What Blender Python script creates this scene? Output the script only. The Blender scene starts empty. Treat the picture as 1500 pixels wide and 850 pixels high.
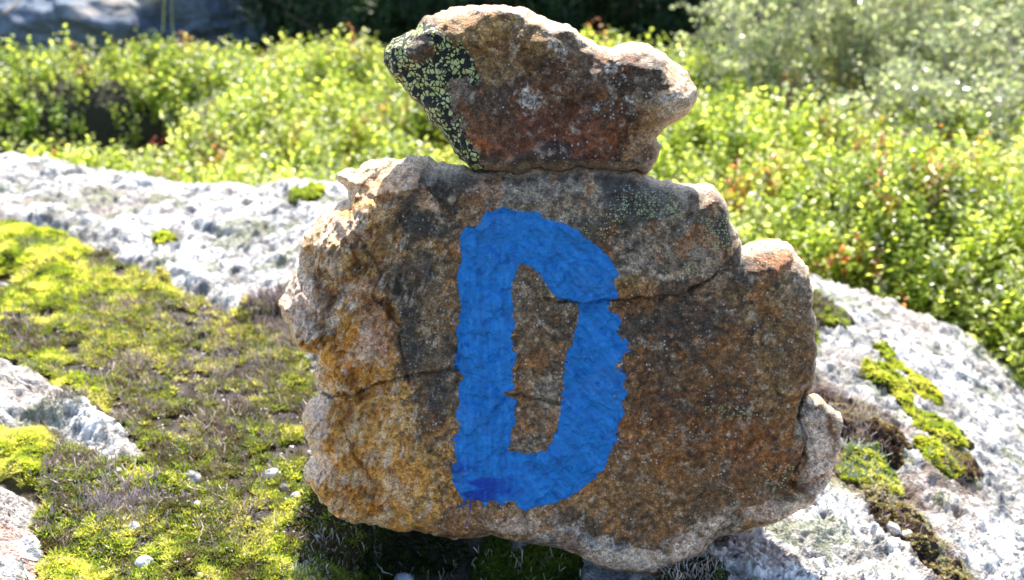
import bpy, math, numpy as np
from mathutils import Vector
sc = bpy.context.scene
COL = sc.collection
rng = np.random.default_rng(7)
R_ = math.radians

# ------------------------------------------------------------------ noise
def _h(ix, iy, iz, seed):
    h = (ix.astype(np.uint32) * np.uint32(374761393) + iy.astype(np.uint32) * np.uint32(668265263)
         + iz.astype(np.uint32) * np.uint32(2147483647) + np.uint32(seed * 1274126177 & 0xffffffff))
    h ^= h >> np.uint32(13); h *= np.uint32(1274126177); h ^= h >> np.uint32(16)
    h *= np.uint32(2246822519); h ^= h >> np.uint32(13)
    return h.astype(np.float64) / 4294967295.0
def vn2(x, y, seed=0):
    xi = np.floor(x).astype(np.int64); yi = np.floor(y).astype(np.int64)
    fx = x - xi; fy = y - yi
    fx = fx*fx*fx*(fx*(fx*6-15)+10); fy = fy*fy*fy*(fy*(fy*6-15)+10)
    z = np.zeros_like(xi)
    a = _h(xi, yi, z, seed); b = _h(xi+1, yi, z, seed); c = _h(xi, yi+1, z, seed); d = _h(xi+1, yi+1, z, seed)
    return ((a*(1-fx)+b*fx)*(1-fy) + (c*(1-fx)+d*fx)*fy)*2-1
def fbm(x, y, s, octv=4, seed=0, gain=.5):
    x = np.asarray(x, float)/s; y = np.asarray(y, float)/s
    v = 0; a = 1; t = 0
    for o in range(octv):
        v = v + a*vn2(x*(.8)+y*.6+o*17.3, y*.8-x*.6+o*9.1, seed+o*11); t += a; a *= gain
        x = x*2.03; y = y*2.03
    return v/t*1.5
def worley(x, y, s, seed=0):
    x = x/s; y = y/s
    xi = np.floor(x).astype(np.int64); yi = np.floor(y).astype(np.int64); z = np.zeros_like(xi)
    f1 = np.full(x.shape, 9.); f2 = np.full(x.shape, 9.)
    cid = np.zeros(x.shape); dx1 = np.zeros(x.shape); dy1 = np.zeros(x.shape)
    for i in (-1, 0, 1):
        for j in (-1, 0, 1):
            cx = xi+i; cy = yi+j
            px = cx+_h(cx, cy, z, seed); py = cy+_h(cx, cy, z, seed+5)
            dx = x-px; dy = y-py; d = np.sqrt(dx*dx+dy*dy)
            m = d < f1
            f2 = np.where(m, f1, np.minimum(f2, d)); f1 = np.where(m, d, f1)
            cid = np.where(m, _h(cx, cy, z, seed+9), cid); dx1 = np.where(m, dx, dx1); dy1 = np.where(m, dy, dy1)
    return f1, f2, cid, dx1, dy1
def ss(a, b, x):
    t = np.clip((x-a)/(b-a), 0, 1); return t*t*(3-2*t)
def mixc(c, col, w):
    return c*(1-w[:, None]) + np.asarray(col)[None, :]*w[:, None]

# ------------------------------------------------------------------ survey of the place (camera used to take measurements)
CAM = np.array([0, -1.07, .69]); TH = R_(22); FPX = 50/36*1500
FW = np.array([0, math.cos(TH), -math.sin(TH)]); UP = np.array([0, math.sin(TH), math.cos(TH)])
def ray(u, v):
    return FW + (u-750)/FPX*np.array([1, 0, 0]) - (v-425)/FPX*UP
def hit_z(u, v, z=0.):
    d = ray(u, v); t = (z-CAM[2])/d[2]; return CAM + t*d
def hit_y(u, v, y):
    d = ray(u, v); t = (y-CAM[1])/d[1]; return CAM + t*d
def proj(P):
    q = P-CAM; w = q@FW
    return 750+FPX*q[:, 0]/w, 425-FPX*(q@UP)/w

# ------------------------------------------------------------------ mesh helpers
def build(name, V, faces, mat, parent=None, cols=None, masks=None, smooth=True, midx=None):
    """faces: list of int arrays (n,3) / (n,4)"""
    me = bpy.data.meshes.new(name)
    me.vertices.add(len(V)); me.vertices.foreach_set('co', np.asarray(V, np.float32).ravel())
    loops = np.concatenate([f.ravel() for f in faces]); tot = np.concatenate([np.full(len(f), f.shape[1]) for f in faces])
    me.loops.add(len(loops)); me.loops.foreach_set('vertex_index', loops.astype(np.int32))
    st = np.concatenate([[0], np.cumsum(tot)[:-1]])
    me.polygons.add(len(tot)); me.polygons.foreach_set('loop_start', st.astype(np.int32))
    try: me.polygons.foreach_set('loop_total', tot.astype(np.int32))
    except Exception: pass
    for m in (mat if isinstance(mat, (list, tuple)) else [mat]): me.materials.append(m)
    if midx is not None: me.polygons.foreach_set('material_index', np.asarray(midx, np.int32))
    me.polygons.foreach_set('use_smooth', np.full(len(tot), bool(smooth)))
    me.update(calc_edges=True); me.validate()
    if cols is not None:
        a = me.color_attributes.new('Col', 'FLOAT_COLOR', 'POINT')
        c = np.ones((len(V), 4), np.float32); c[:, :3] = np.clip(cols, 0, 1); a.data.foreach_set('color', c.ravel())
    if masks is not None:
        a = me.color_attributes.new('Msk', 'FLOAT_COLOR', 'POINT')
        c = np.ones((len(V), 4), np.float32); c[:, :3] = masks; a.data.foreach_set('color', c.ravel())
    o = bpy.data.objects.new(name, me); COL.objects.link(o)
    if parent is not None: o.parent = parent
    return o
def tag(o, label=None, cat=None, group=None, kind=None):
    if label: o['label'] = label
    if cat: o['category'] = cat
    if group: o['group'] = group
    if kind: o['kind'] = kind
    return o
def empty(name, loc, label, cat, group=None):
    o = bpy.data.objects.new(name, None); COL.objects.link(o); o.location = loc; o.empty_display_size = .05
    return tag(o, label, cat, group)
def rebase(o, loc):
    """move a mesh's origin to loc without moving the mesh"""
    me = o.data; n = len(me.vertices); a = np.empty(n*3, np.float32); me.vertices.foreach_get('co', a)
    a = a.reshape(-1, 3) - np.asarray(loc, np.float32)[None]; me.vertices.foreach_set('co', a.ravel()); me.update()
    o.location = loc; return o
def grid_faces(nr, nc):
    i = np.arange((nr-1)*(nc-1)); r = i//(nc-1); c = i % (nc-1); a = r*nc+c
    return np.stack([a, a+1, a+nc+1, a+nc], 1)
def tube(pts, rad, n=6):
    pts = np.asarray(pts, float); m = len(pts); rad = np.broadcast_to(rad, (m,)).astype(float)
    t = np.gradient(pts, axis=0); t /= np.linalg.norm(t, axis=1)[:, None]+1e-9
    ref = np.where(np.abs(t[:, 2:3]) > .9, np.array([[1., 0, 0]]), np.array([[0, 0, 1.]]))
    a = np.cross(t, ref); a /= np.linalg.norm(a, axis=1)[:, None]+1e-9; b = np.cross(t, a)
    an = np.arange(n)/n*2*math.pi
    V = pts[:, None]+rad[:, None, None]*(a[:, None]*np.cos(an)[None, :, None]+b[:, None]*np.sin(an)[None, :, None])
    V = V.reshape(-1, 3); F = []
    for r in range(m-1):
        for k in range(n):
            F.append((r*n+k, r*n+(k+1) % n, (r+1)*n+(k+1) % n, (r+1)*n+k))
    V = np.concatenate([V, pts[:1], pts[-1:]]); T = []
    for k in range(n):
        T.append((len(V)-2, (k+1) % n, k)); T.append((len(V)-1, (m-1)*n+k, (m-1)*n+(k+1) % n))
    return V, np.array(F), np.array(T)
class Bag:
    def __init__(s): s.V = []; s.Q = []; s.T = []; s.C = []; s.n = 0; s.mq = []; s.mt = []
    def add(s, V, Q=None, T=None, C=None, mi=0):
        V = np.asarray(V, float); s.V.append(V)
        if Q is not None and len(Q): s.Q.append(np.asarray(Q)+s.n); s.mq.append(np.full(len(Q), mi))
        if T is not None and len(T): s.T.append(np.asarray(T)+s.n); s.mt.append(np.full(len(T), mi))
        C = np.broadcast_to(np.asarray(C if C is not None else (1, 1, 1), float), V.shape); s.C.append(C); s.n += len(V)
    def build(s, name, mat, parent=None, smooth=True):
        F = []; mi = []
        if s.Q: F.append(np.concatenate(s.Q)); mi.append(np.concatenate(s.mq))
        if s.T: F.append(np.concatenate(s.T)); mi.append(np.concatenate(s.mt))
        return build(name, np.concatenate(s.V), F, mat, parent, np.concatenate(s.C), smooth=smooth, midx=np.concatenate(mi))
def rotmats(yaw, tiltx, tilty):
    cy, sy = np.cos(yaw), np.sin(yaw); cx, sx = np.cos(tiltx), np.sin(tiltx); ct, st = np.cos(tilty), np.sin(tilty)
    n = len(yaw); Z = np.zeros((n, 3, 3)); X = np.zeros((n, 3, 3)); Y = np.zeros((n, 3, 3))
    Z[:, 0, 0] = cy; Z[:, 0, 1] = -sy; Z[:, 1, 0] = sy; Z[:, 1, 1] = cy; Z[:, 2, 2] = 1
    X[:, 0, 0] = 1; X[:, 1, 1] = cx; X[:, 1, 2] = -sx; X[:, 2, 1] = sx; X[:, 2, 2] = cx
    Y[:, 1, 1] = 1; Y[:, 0, 0] = ct; Y[:, 0, 2] = st; Y[:, 2, 0] = -st; Y[:, 2, 2] = ct
    return X@Y@Z
def scatter(bag, tv, tq, tt, tc, P, M, S, C, mi=0):
    """template verts tv with per-vert colour factor tc, placed at P with matrices M, scale S and colours C"""
    n = len(P); k = len(tv)
    if n == 0: return
    V = np.einsum('nij,kj->nki', M, tv)*S[:, None, None]+P[:, None]
    CC = C[:, None]*tc[None]
    off = (np.arange(n)*k)[:, None, None]
    bag.add(V.reshape(-1, 3), (tq[None]+off).reshape(-1, 4) if tq is not None and len(tq) else None,
            (tt[None]+off).reshape(-1, 3) if tt is not None and len(tt) else None, CC.reshape(-1, 3), mi)
def poly_sdf(x, y, poly):
    """positive inside; also nearest point"""
    P = np.asarray(poly, float); Q = np.roll(P, -1, 0)
    best = np.full(x.shape, 1e9); nx = np.zeros(x.shape); ny = np.zeros(x.shape); ins = np.zeros(x.shape, bool)
    for (ax, ay), (bx, by) in zip(P, Q):
        dx, dy = bx-ax, by-ay; L = dx*dx+dy*dy+1e-18
        t = np.clip(((x-ax)*dx+(y-ay)*dy)/L, 0, 1); qx = ax+t*dx; qy = ay+t*dy
        d = (x-qx)**2+(y-qy)**2; m = d < best
        best = np.where(m, d, best); nx = np.where(m, qx, nx); ny = np.where(m, qy, ny)
        c = ((ay > y) != (by > y))
        if dy != 0: ins ^= c & (x < dx*(y-ay)/dy+ax)
    d = np.sqrt(best); return np.where(ins, d, -d), nx, ny
def line_d(x, y, pl):
    best = np.full(x.shape, 1e9)
    for (ax, ay), (bx, by) in zip(pl[:-1], pl[1:]):
        dx, dy = bx-ax, by-ay; L = dx*dx+dy*dy+1e-18
        t = np.clip(((x-ax)*dx+(y-ay)*dy)/L, 0, 1)
        best = np.minimum(best, np.hypot(x-ax-t*dx, y-ay-t*dy))
    return best

# ------------------------------------------------------------------ materials
def newmat(name):
    m = bpy.data.materials.new(name); m.use_nodes = True; nt = m.node_tree
    b = nt.nodes['Principled BSDF']; return m, nt, b
class N:
    def __init__(s, nt): s.nt = nt
    def __call__(s, t, **kw):
        n = s.nt.nodes.new(t)
        for k, v in kw.items():
            if k.startswith('i_'): n.inputs[k[2:]].default_value = v
            else: setattr(n, k, v)
        return n
    def l(s, a, b): s.nt.links.new(a, b)
def coords(n, scale):
    tc = n('ShaderNodeTexCoord'); mp = n('ShaderNodeMapping'); mp.inputs['Scale'].default_value = (scale,)*3
    n.l(tc.outputs['Object'], mp.inputs[0]); return mp.outputs[0]
def ramp(n, src, a, b, c0=(0, 0, 0, 1), c1=(1, 1, 1, 1)):
    r = n('ShaderNodeValToRGB'); r.color_ramp.elements[0].position = a; r.color_ramp.elements[1].position = b
    r.color_ramp.elements[0].color = c0; r.color_ramp.elements[1].color = c1; n.l(src, r.inputs[0]); return r.outputs[0]
def mixn(n, fac, a, b, mode='MIX'):
    m = n('ShaderNodeMix', data_type='RGBA', blend_type=mode)
    if isinstance(fac, (int, float)): m.inputs[0].default_value = fac
    else: n.l(fac, m.inputs[0])
    for i, x in ((6, a), (7, b)):
        if isinstance(x, tuple): m.inputs[i].default_value = (*x, 1) if len(x) == 3 else x
        else: n.l(x, m.inputs[i])
    return m.outputs[2]
def mathn(n, op, a, b=0.):
    m = n('ShaderNodeMath', operation=op)
    for i, x in ((0, a), (1, b)):
        if isinstance(x, (int, float)): m.inputs[i].default_value = x
        else: n.l(x, m.inputs[i])
    return m.outputs[0]
def noise(n, co, scale, det=4, rough=.55, dist=0):
    t = n('ShaderNodeTexNoise'); t.inputs['Scale'].default_value = scale; t.inputs['Detail'].default_value = det
    t.inputs['Roughness'].default_value = rough; t.inputs['Distortion'].default_value = dist
    n.l(co, t.inputs['Vector']); return t.outputs['Fac']
def bump(n, h, strength, dist, nrm=None):
    b = n('ShaderNodeBump'); b.inputs['Strength'].default_value = strength; b.inputs['Distance'].default_value = dist
    n.l(h, b.inputs['Height'])
    if nrm is not None: n.l(nrm, b.inputs['Normal'])
    return b.outputs[0]

def rock_material(name):
    """weathered quartzite: base colour from the vertex colours, fine grain, dark pits, pale grains, map lichen by mask"""
    m, nt, b = newmat(name); n = N(nt)
    at = n('ShaderNodeAttribute', attribute_name='Col').outputs['Color']
    mk = n('ShaderNodeAttribute', attribute_name='Msk'); sp = n('ShaderNodeSeparateColor'); n.l(mk.outputs['Color'], sp.inputs[0])
    mR, mG, mB = sp.outputs[0], sp.outputs[1], sp.outputs[2]   # R map lichen, G speck lichen, B smooth quartz
    co = coords(n, 1)
    n1 = noise(n, co, 900, 5, .65); n2 = noise(n, co, 260, 5, .6, .4); n3 = noise(n, co, 90, 5, .6, .8)
    c = mixn(n, 1., at, ramp(n, n1, .3, .72, (.33, .31, .30, 1), (1.85, 1.82, 1.78, 1)), 'MULTIPLY')
    c = mixn(n, 1., c, ramp(n, n2, .32, .68, (.5, .48, .48, 1), (1.5, 1.5, 1.48, 1)), 'MULTIPLY')
    dk = ramp(n, n3, .56, .68); nb = mathn(n, 'SUBTRACT', 1., mB)
    c = mixn(n, mathn(n, 'MULTIPLY', mathn(n, 'MULTIPLY', dk, .55), nb), c, (.035, .03, .027))
    # pale mineral grains
    v = n('ShaderNodeTexVoronoi'); v.inputs['Scale'].default_value = 420; n.l(co, v.inputs['Vector'])
    vs = n('ShaderNodeSeparateColor'); n.l(v.outputs['Color'], vs.inputs[0])
    g = mathn(n, 'MULTIPLY', mathn(n, 'LESS_THAN', v.outputs['Distance'], .36), mathn(n, 'GREATER_THAN', vs.outputs[0], .78))
    g = mathn(n, 'MULTIPLY', g, ramp(n, noise(n, co, 55, 3), .46, .6))
    c = mixn(n, mathn(n, 'MULTIPLY', g, .8), c, (.66, .63, .58))
    vk = n('ShaderNodeTexVoronoi'); vk.inputs['Scale'].default_value = 610; vk.inputs['Randomness'].default_value = 1; n.l(co, vk.inputs['Vector'])
    ks = n('ShaderNodeSeparateColor'); n.l(vk.outputs['Color'], ks.inputs[0])
    c = mixn(n, 1., c, ramp(n, ks.outputs[0], 0., 1., (.78, .77, .76, 1), (1.25, 1.25, 1.25, 1)), 'MULTIPLY')
    c = mixn(n, mathn(n, 'MULTIPLY', mathn(n, 'GREATER_THAN', ks.outputs[1], .86), mathn(n, 'MULTIPLY', nb, .45)), c, (.05, .04, .03))
    # speck lichen, yellow green
    v2 = n('ShaderNodeTexVoronoi'); v2.inputs['Scale'].default_value = 520; n.l(co, v2.inputs['Vector'])
    vs2 = n('ShaderNodeSeparateColor'); n.l(v2.outputs['Color'], vs2.inputs[0])
    g2 = mathn(n, 'MULTIPLY', mathn(n, 'LESS_THAN', v2.outputs['Distance'], .42), mathn(n, 'GREATER_THAN', mathn(n, 'MULTIPLY', mathn(n, 'ADD', vs2.outputs[1], .35), mG), .72))
    c = mixn(n, g2, c, (.42, .46, .2))
    # map lichen: black film broken into yellow green islands
    wob = n('ShaderNodeTexNoise'); wob.inputs['Scale'].default_value = 200; wob.inputs['Detail'].default_value = 3; n.l(co, wob.inputs['Vector'])
    wv = n('ShaderNodeVectorMath', operation='MULTIPLY_ADD'); n.l(wob.outputs['Color'], wv.inputs[0]); wv.inputs[1].default_value = (.006,)*3; n.l(co, wv.inputs[2])
    v3 = n('ShaderNodeTexVoronoi', feature='DISTANCE_TO_EDGE'); v3.inputs['Scale'].default_value = 230; n.l(wv.outputs[0], v3.inputs['Vector'])
    v4 = n('ShaderNodeTexVoronoi'); v4.inputs['Scale'].default_value = 230; n.l(wv.outputs[0], v4.inputs['Vector'])
    vs4 = n('ShaderNodeSeparateColor'); n.l(v4.outputs['Color'], vs4.inputs[0])
    isl = mathn(n, 'MULTIPLY', mathn(n, 'GREATER_THAN', v3.outputs['Distance'], .11), mathn(n, 'GREATER_THAN', vs4.outputs[0], .3))
    lc = mixn(n, vs4.outputs[1], (.62, .66, .2), (.78, .78, .38))
    lc = mixn(n, isl, (.018, .02, .017), lc)
    mm = ramp(n, mathn(n, 'ADD', mR, mathn(n, 'MULTIPLY', mathn(n, 'SUBTRACT', n2, .5), 2.2)), .42, .5)
    c = mixn(n, mm, c, lc)
    n.l(c, b.inputs['Base Color'])
    n.l(ramp(n, n2, .3, .7, (.45,)*3+(1,), (.75,)*3+(1,)), b.inputs['Roughness'])
    b.inputs['Specular IOR Level'].default_value = .4
    hh = mathn(n, 'ADD', mathn(n, 'MULTIPLY', n2, 1.), mathn(n, 'MULTIPLY', n1, .45))
    hh = mathn(n, 'ADD', hh, mathn(n, 'MULTIPLY', n3, 1.6))
    hh = mathn(n, 'ADD', hh, mathn(n, 'MULTIPLY', mathn(n, 'MULTIPLY', isl, mm), .5))
    n.l(bump(n, hh, 1., .0030), b.inputs['Normal'])
    return m
def paint_material():
    m, nt, b = newmat('blue_paint'); n = N(nt); co = coords(n, 1)
    at = n('ShaderNodeAttribute', attribute_name='Col').outputs['Color']
    n1 = noise(n, co, 700, 4, .6); n2 = noise(n, co, 110, 5, .6, 1.2); n3 = noise(n, co, 260, 5, .65, .5)
    c = mixn(n, 1., at, ramp(n, n2, .3, .7, (.72, .75, .8, 1), (1.2, 1.15, 1.1, 1)), 'MULTIPLY')
    c = mixn(n, 1., c, ramp(n, n3, .28, .45, (.68, .7, .75, 1), (1.05, 1.05, 1.05, 1)), 'MULTIPLY')
    n.l(c, b.inputs['Base Color']); b.inputs['Roughness'].default_value = .38; b.inputs['Specular IOR Level'].default_value = .5
    hh = mathn(n, 'ADD', mathn(n, 'MULTIPLY', n3, 1.2), mathn(n, 'MULTIPLY', n1, .3)); hh = mathn(n, 'ADD', hh, mathn(n, 'MULTIPLY', n2, 2.))
    n.l(bump(n, hh, .9, .0022), b.inputs['Normal']); return m
def bedrock_material():
    m, nt, b = newmat('lichen_crusted_granite'); n = N(nt); co = coords(n, 1)
    at = n('ShaderNodeAttribute', attribute_name='Col').outputs['Color']
    n1 = noise(n, co, 600, 4, .65); n2 = noise(n, co, 170, 5, .65, .5); n3 = noise(n, co, 45, 4, .6)
    c = mixn(n, 1., at, ramp(n, n2, .33, .5, (.62, .62, .64, 1), (1.2, 1.2, 1.2, 1)), 'MULTIPLY')  # low grain darkened along with the bump: crevice shade in the colour
    c = mixn(n, 1., c, ramp(n, n1, .3, .55, (.75, .75, .78, 1), (1.15, 1.15, 1.15, 1)), 'MULTIPLY')
    n.l(c, b.inputs['Base Color']); b.inputs['Roughness'].default_value = .85; b.inputs['Specular IOR Level'].default_value = .25
    v = n('ShaderNodeTexVoronoi'); v.inputs['Scale'].default_value = 330; n.l(co, v.inputs['Vector'])
    vd = mathn(n, 'MULTIPLY', v.outputs['Distance'], -.7)
    hh = mathn(n, 'ADD', mathn(n, 'MULTIPLY', n2, 1.6), mathn(n, 'MULTIPLY', n1, .6)); hh = mathn(n, 'ADD', hh, mathn(n, 'MULTIPLY', n3, 2.5)); hh = mathn(n, 'ADD', hh, vd)
    n.l(bump(n, hh, .9, .0042), b.inputs['Normal']); return m
def soil_material():
    m, nt, b = newmat('dark_heath_soil'); n = N(nt); co = coords(n, 1)
    c = mixn(n, noise(n, co, 14, 6), (.010, .013, .006), (.045, .038, .018)); n.l(c, b.inputs['Base Color'])
    b.inputs['Roughness'].default_value = .95
    n.l(bump(n, noise(n, co, 40, 5), .8, .02), b.inputs['Normal']); return m
def leaf_material(name, trans=.55, rough=.32, spec=.5, tcol=(1.5, 1.5, .7)):
    m, nt, b = newmat(name); n = N(nt)
    at = n('ShaderNodeAttribute', attribute_name='Col').outputs['Color']
    n.l(at, b.inputs['Base Color']); b.inputs['Roughness'].default_value = rough; b.inputs['Specular IOR Level'].default_value = spec
    t = n('ShaderNodeBsdfTranslucent'); n.l(mixn(n, 1., at, tcol, 'MULTIPLY'), t.inputs[0])
    mx = n('ShaderNodeMixShader'); mx.inputs[0].default_value = trans
    n.l(b.outputs[0], mx.inputs[1]); n.l(t.outputs[0], mx.inputs[2]); n.l(mx.outputs[0], nt.nodes['Material Output'].inputs['Surface'])
    return m
def matte(name, rough=.8, sc_=300, bd=.001):
    m, nt, b = newmat(name); n = N(nt); co = coords(n, 1)
    at = n('ShaderNodeAttribute', attribute_name='Col').outputs['Color']; k = noise(n, co, sc_, 5, .6)
    n.l(mixn(n, 1., at, ramp(n, k, .3, .7, (.6, .6, .6, 1), (1.3, 1.3, 1.3, 1)), 'MULTIPLY'), b.inputs['Base Color'])
    b.inputs['Roughness'].default_value = rough; n.l(bump(n, k, .8, bd), b.inputs['Normal']); return m
M_ROCK = rock_material('weathered_quartzite'); M_PAINT = paint_material(); M_BED = bedrock_material(); M_SOIL = soil_material()
M_LEAF = leaf_material('shrub_leaf', .6, .3, .55, (1.62, 1.55, .95))
M_LEAF2 = leaf_material('birch_leaf', .55, .2, .8, (1.35, 1.35, 1.))
M_DARK = leaf_material('needle_foliage', .15, .5, .4)
M_MOSS = leaf_material('moss', .45, .6, .25, (1.4, 1.35, .7))
M_BARK = matte('twig_bark', .75); M_STONE = matte('pebble_stone', .7, 500, .0008); M_BOULDER = matte('grey_boulder_stone', .85, 40, .02)
M_LICH = matte('dry_lichen', .8, 800, .0004)

# ------------------------------------------------------------------ terrain
def tilt_z(x):
    return -.42*np.maximum(0, x-.16)**1.5 - .05*np.maximum(0, -x-.5)**1.5
edge_px = [(-900, 215), (-400, 225), (-150, 232), (0, 239), (120, 258), (250, 275), (400, 284), (480, 282), (640, 300), (850, 335), (1050, 372), (1190, 402),
           (1260, 425), (1330, 458), (1400, 492), (1450, 525), (1500, 562), (1600, 640), (1800, 800)]
EDGE = []
for u, v in edge_px:
    z = 0
    for _ in range(6):
        p = hit_z(u, v, z); z = float(tilt_z(np.array([p[0]]))[0])
    EDGE.append((p[0], p[1]))
SLAB = EDGE + [(EDGE[-1][0]+.1, -1.6), (EDGE[0][0], -1.6)]
MOSS_MAIN_PX = [(-60, 470), (0, 440), (20, 405), (80, 425), (135, 375), (210, 400), (300, 440), (345, 470), (400, 470), (440, 500), (470, 560), (470, 620), (440, 700), (470, 750), (520, 800), (508, 870), (520, 960),
                (300, 960), (60, 960), (75, 850), (60, 790), (70, 745), (-40, 690), (-60, 640), (0, 635), (60, 640), (85, 660), (140, 690), (215, 700), (222, 680), (195, 645), (130, 600), (120, 585), (60, 555), (20, 530), (-60, 515)]
MOSS_UL_PX = [(-60, 335), (30, 335), (80, 345), (130, 370), (110, 400), (70, 425), (20, 400), (-60, 415)]
def pw(pl, z=0.):
    return [tuple(hit_z(u, v, z)[:2]) for u, v in pl]
MOSS_MAIN = pw(MOSS_MAIN_PX); MOSS_UL = pw(MOSS_UL_PX)
base_y = -.005
UNDER = pw([(495, 740), (700, 735), (1050, 735), (1060, 790), (1010, 850), (1000, 900), (800, 980), (505, 980)])
def ground_z(x, y):
    z = -.22+.05*fbm(x, y, .7, 3, 41)
    z = z-.14*np.exp(-(((x+.98)/.26)**2+((y-1.86)/.18)**2))
    z = z-.38*ss(2.1, 2.8, y)*(1-ss(.5, 1.1, x))+.12*ss(.5, 1.4, x)*ss(1.6, 2.6, y)
    return z
def H(x, y, fine=True):
    x = np.asarray(x, float); y = np.asarray(y, float)
    wx = x+.02*fbm(x, y, .12, 3, 3); wy = y+.02*fbm(x, y, .12, 3, 4)
    d, _, _ = poly_sdf(wx, wy, SLAB)
    z = tilt_z(x)+.012*fbm(x, y, .3, 3, 21)
    z = z-.4*ss(0.0, .30, -d)*1.0 - .012*ss(0.05, -.02, d)
    dm, _, _ = poly_sdf(wx, wy, MOSS_MAIN); dm2, _, _ = poly_sdf(wx, wy, MOSS_UL); dm = np.maximum(dm, dm2)
    near = 1-ss(-.12, .0, -np.abs(x+.12)+0*x)  # keep
    z = z+.016*ss(.0, -.03, dm)*ss(.08, -.05, x+.1)
    du, _, _ = poly_sdf(wx, wy, UNDER)
    z = z-.022*ss(-.02, .03, du)*ss(.12, .02, x)-.008*ss(-.02, .03, du)
    z = z+.075*np.exp(-((y-base_y-.07)/.03)**2)*ss(-.21, -.15, x)*ss(.12, .06, x)  # ridge added behind the slab to block the sun from shining under it
    if fine:
        rk = ss(.004, -.012, np.maximum(dm, du-.01))
        f1, f2, cid, _, _ = worley(wx, wy, .022, 31); g1, g2, cid2, _, _ = worley(wx+.3*z, wy, .0085, 37)
        lump = (1-f1)*.0030*(.4+cid)+(1-g1)*.0026*(.3+cid2)+.006*fbm(x, y, .05, 4, 51)+.0045*fbm(x, y, .012, 3, 53)
        k1, k2, kc, _, _ = worley(wx+.3*fbm(x, y, .01, 2, 38)*.01, wy, .0062, 39)
        lump = lump-.0028*ss(.25, 0, k2-k1)+.003*(kc-.5)*ss(0, .3, k2-k1)
        pit = ss(.25, .7, fbm(x, y, .03, 3, 57))*.006
        z = z+rk*(lump-pit)+(1-rk)*.004*fbm(x, y, .03, 3, 59)
    return z
# bedrock sheet: dense near the viewer, wider far away
ny, nx = 640, 860
tt = np.linspace(0, 1, ny); ys = -.22+1.75*(tt*.72+tt*tt*.28)
sx = np.linspace(-1, 1, nx); sx = sx*.8+.2*sx**3
X = sx[None]*(.58+.47*(ys[:, None]+.2)); Y = np.repeat(ys[:, None], nx, 1)
x = X.ravel(); y = Y.ravel(); z = H(x, y)
wx = x+.02*fbm(x, y, .12, 3, 3); wy = y+.02*fbm(x, y, .12, 3, 4)
dm = np.maximum(poly_sdf(wx, wy, MOSS_MAIN)[0], poly_sdf(wx, wy, MOSS_UL)[0]); du = poly_sdf(wx, wy, UNDER)[0]
dE = poly_sdf(wx, wy, SLAB)[0]
c = np.tile(np.array([[.90, .87, .83]]), (len(x), 1))
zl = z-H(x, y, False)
c = c*(.62+.42*ss(-.003, .006, zl))[:, None]  # low spots darkened: shade of the crevices put into the colour
c = mixc(c, (.22, .2, .18), .8*ss(.2, .6, fbm(x, y, .035, 5, 61)))
c = mixc(c, (.12, .12, .12), .8*ss(.35, .6, fbm(x, y, .0065, 3, 67)))
c = mixc(c, (.30, .27, .24), .6*ss(.0, .5, fbm(x*.5, y*1.6, .06, 5, 69)))
c = mixc(c, (.1, .12, .15), .75*ss(.3, .55, fbm(x, y, .012, 3, 62)))
c = mixc(c, (.46, .38, .33), .5*ss(.15, .5, fbm(x, y, .11, 3, 63)))
c = mixc(c, (.2, .22, .12), .6*ss(.35, .6, fbm(x, y, .05, 3, 64)))
pinkm = ss(.05, .0, np.hypot(x+.43, y-.0))
c = mixc(c, (.5, .28, .2), .7*ss(.09, .03, np.hypot((x+.42), (y+.02)))*ss(-.1, .3, fbm(x, y, .02, 3, 65)))
BAND = pw([(1188, 540), (1290, 570), (1345, 600), (1430, 630), (1450, 680), (1350, 690), (1400, 760), (1480, 820), (1490, 900), (1410, 850), (1330, 780), (1270, 730), (1222, 705), (1192, 600)], -.02)
db = poly_sdf(wx, wy, BAND)[0]; nb_ = fbm(x, y, .03, 5, 70)
c = mixc(c, (.17, .12, .09), .9*ss(-.02, .02, db+.03*nb_)*ss(-.25, .15, nb_+.2)); c = mixc(c, (.2, .2, .06), .6*ss(-.02, .01, db)*ss(.2, .4, fbm(x, y, .02, 4, 73)))
c = mixc(c, (.07, .055, .03), ss(-.006, .004, dm+.004*fbm(x, y, .01, 2, 66)))
c = mixc(c, (.10, .11, .13), .85*ss(-.02, .01, du)*(.6+.4*ss(-.2, .3, fbm(x, y, .02, 3, 68))))  # bedrock under the slab painted dark bluish, shade included in the colour
c = mixc(c, (.035, .03, .02), ss(-.02, .0, du)*ss(.02, -.02, x)*.92)  # mossy brown, darkened further for the shade in the gap under the slab
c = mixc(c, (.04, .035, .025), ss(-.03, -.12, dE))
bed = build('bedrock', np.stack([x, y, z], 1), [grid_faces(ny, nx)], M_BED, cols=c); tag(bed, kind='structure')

# ground sheet reaching the horizon
gx = np.concatenate([[-300, -120, -50, -22, -12], np.linspace(-7, -2, 51), np.linspace(-1.95, 2, 140), np.linspace(2.1, 7, 50), [12, 22, 50, 120, 300]])
gy = np.concatenate([[-300, -100, -40, -15, -6], np.linspace(-3, 1, 41), np.linspace(1.03, 3, 70), np.linspace(3.1, 8, 50), [12, 22, 50, 120, 300]])
GX, GY = np.meshgrid(gx, gy); x = GX.ravel(); y = GY.ravel(); z = ground_z(x, y)+.17*np.exp(-(((x+1.02)/.30)**4+((y-2.06)/.10)**4))  # last term: bank added behind the hollow so its near face stays dark
dE = poly_sdf(x, y, SLAB)[0]; z = np.where(dE > -.1, np.minimum(z, -.45), z)
z = z+np.where(y < -1.2, .1, 0)
tag(build('ground', np.stack([x, y, z], 1), [grid_faces(len(gy), len(gx))], M_SOIL), kind='structure')

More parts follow.
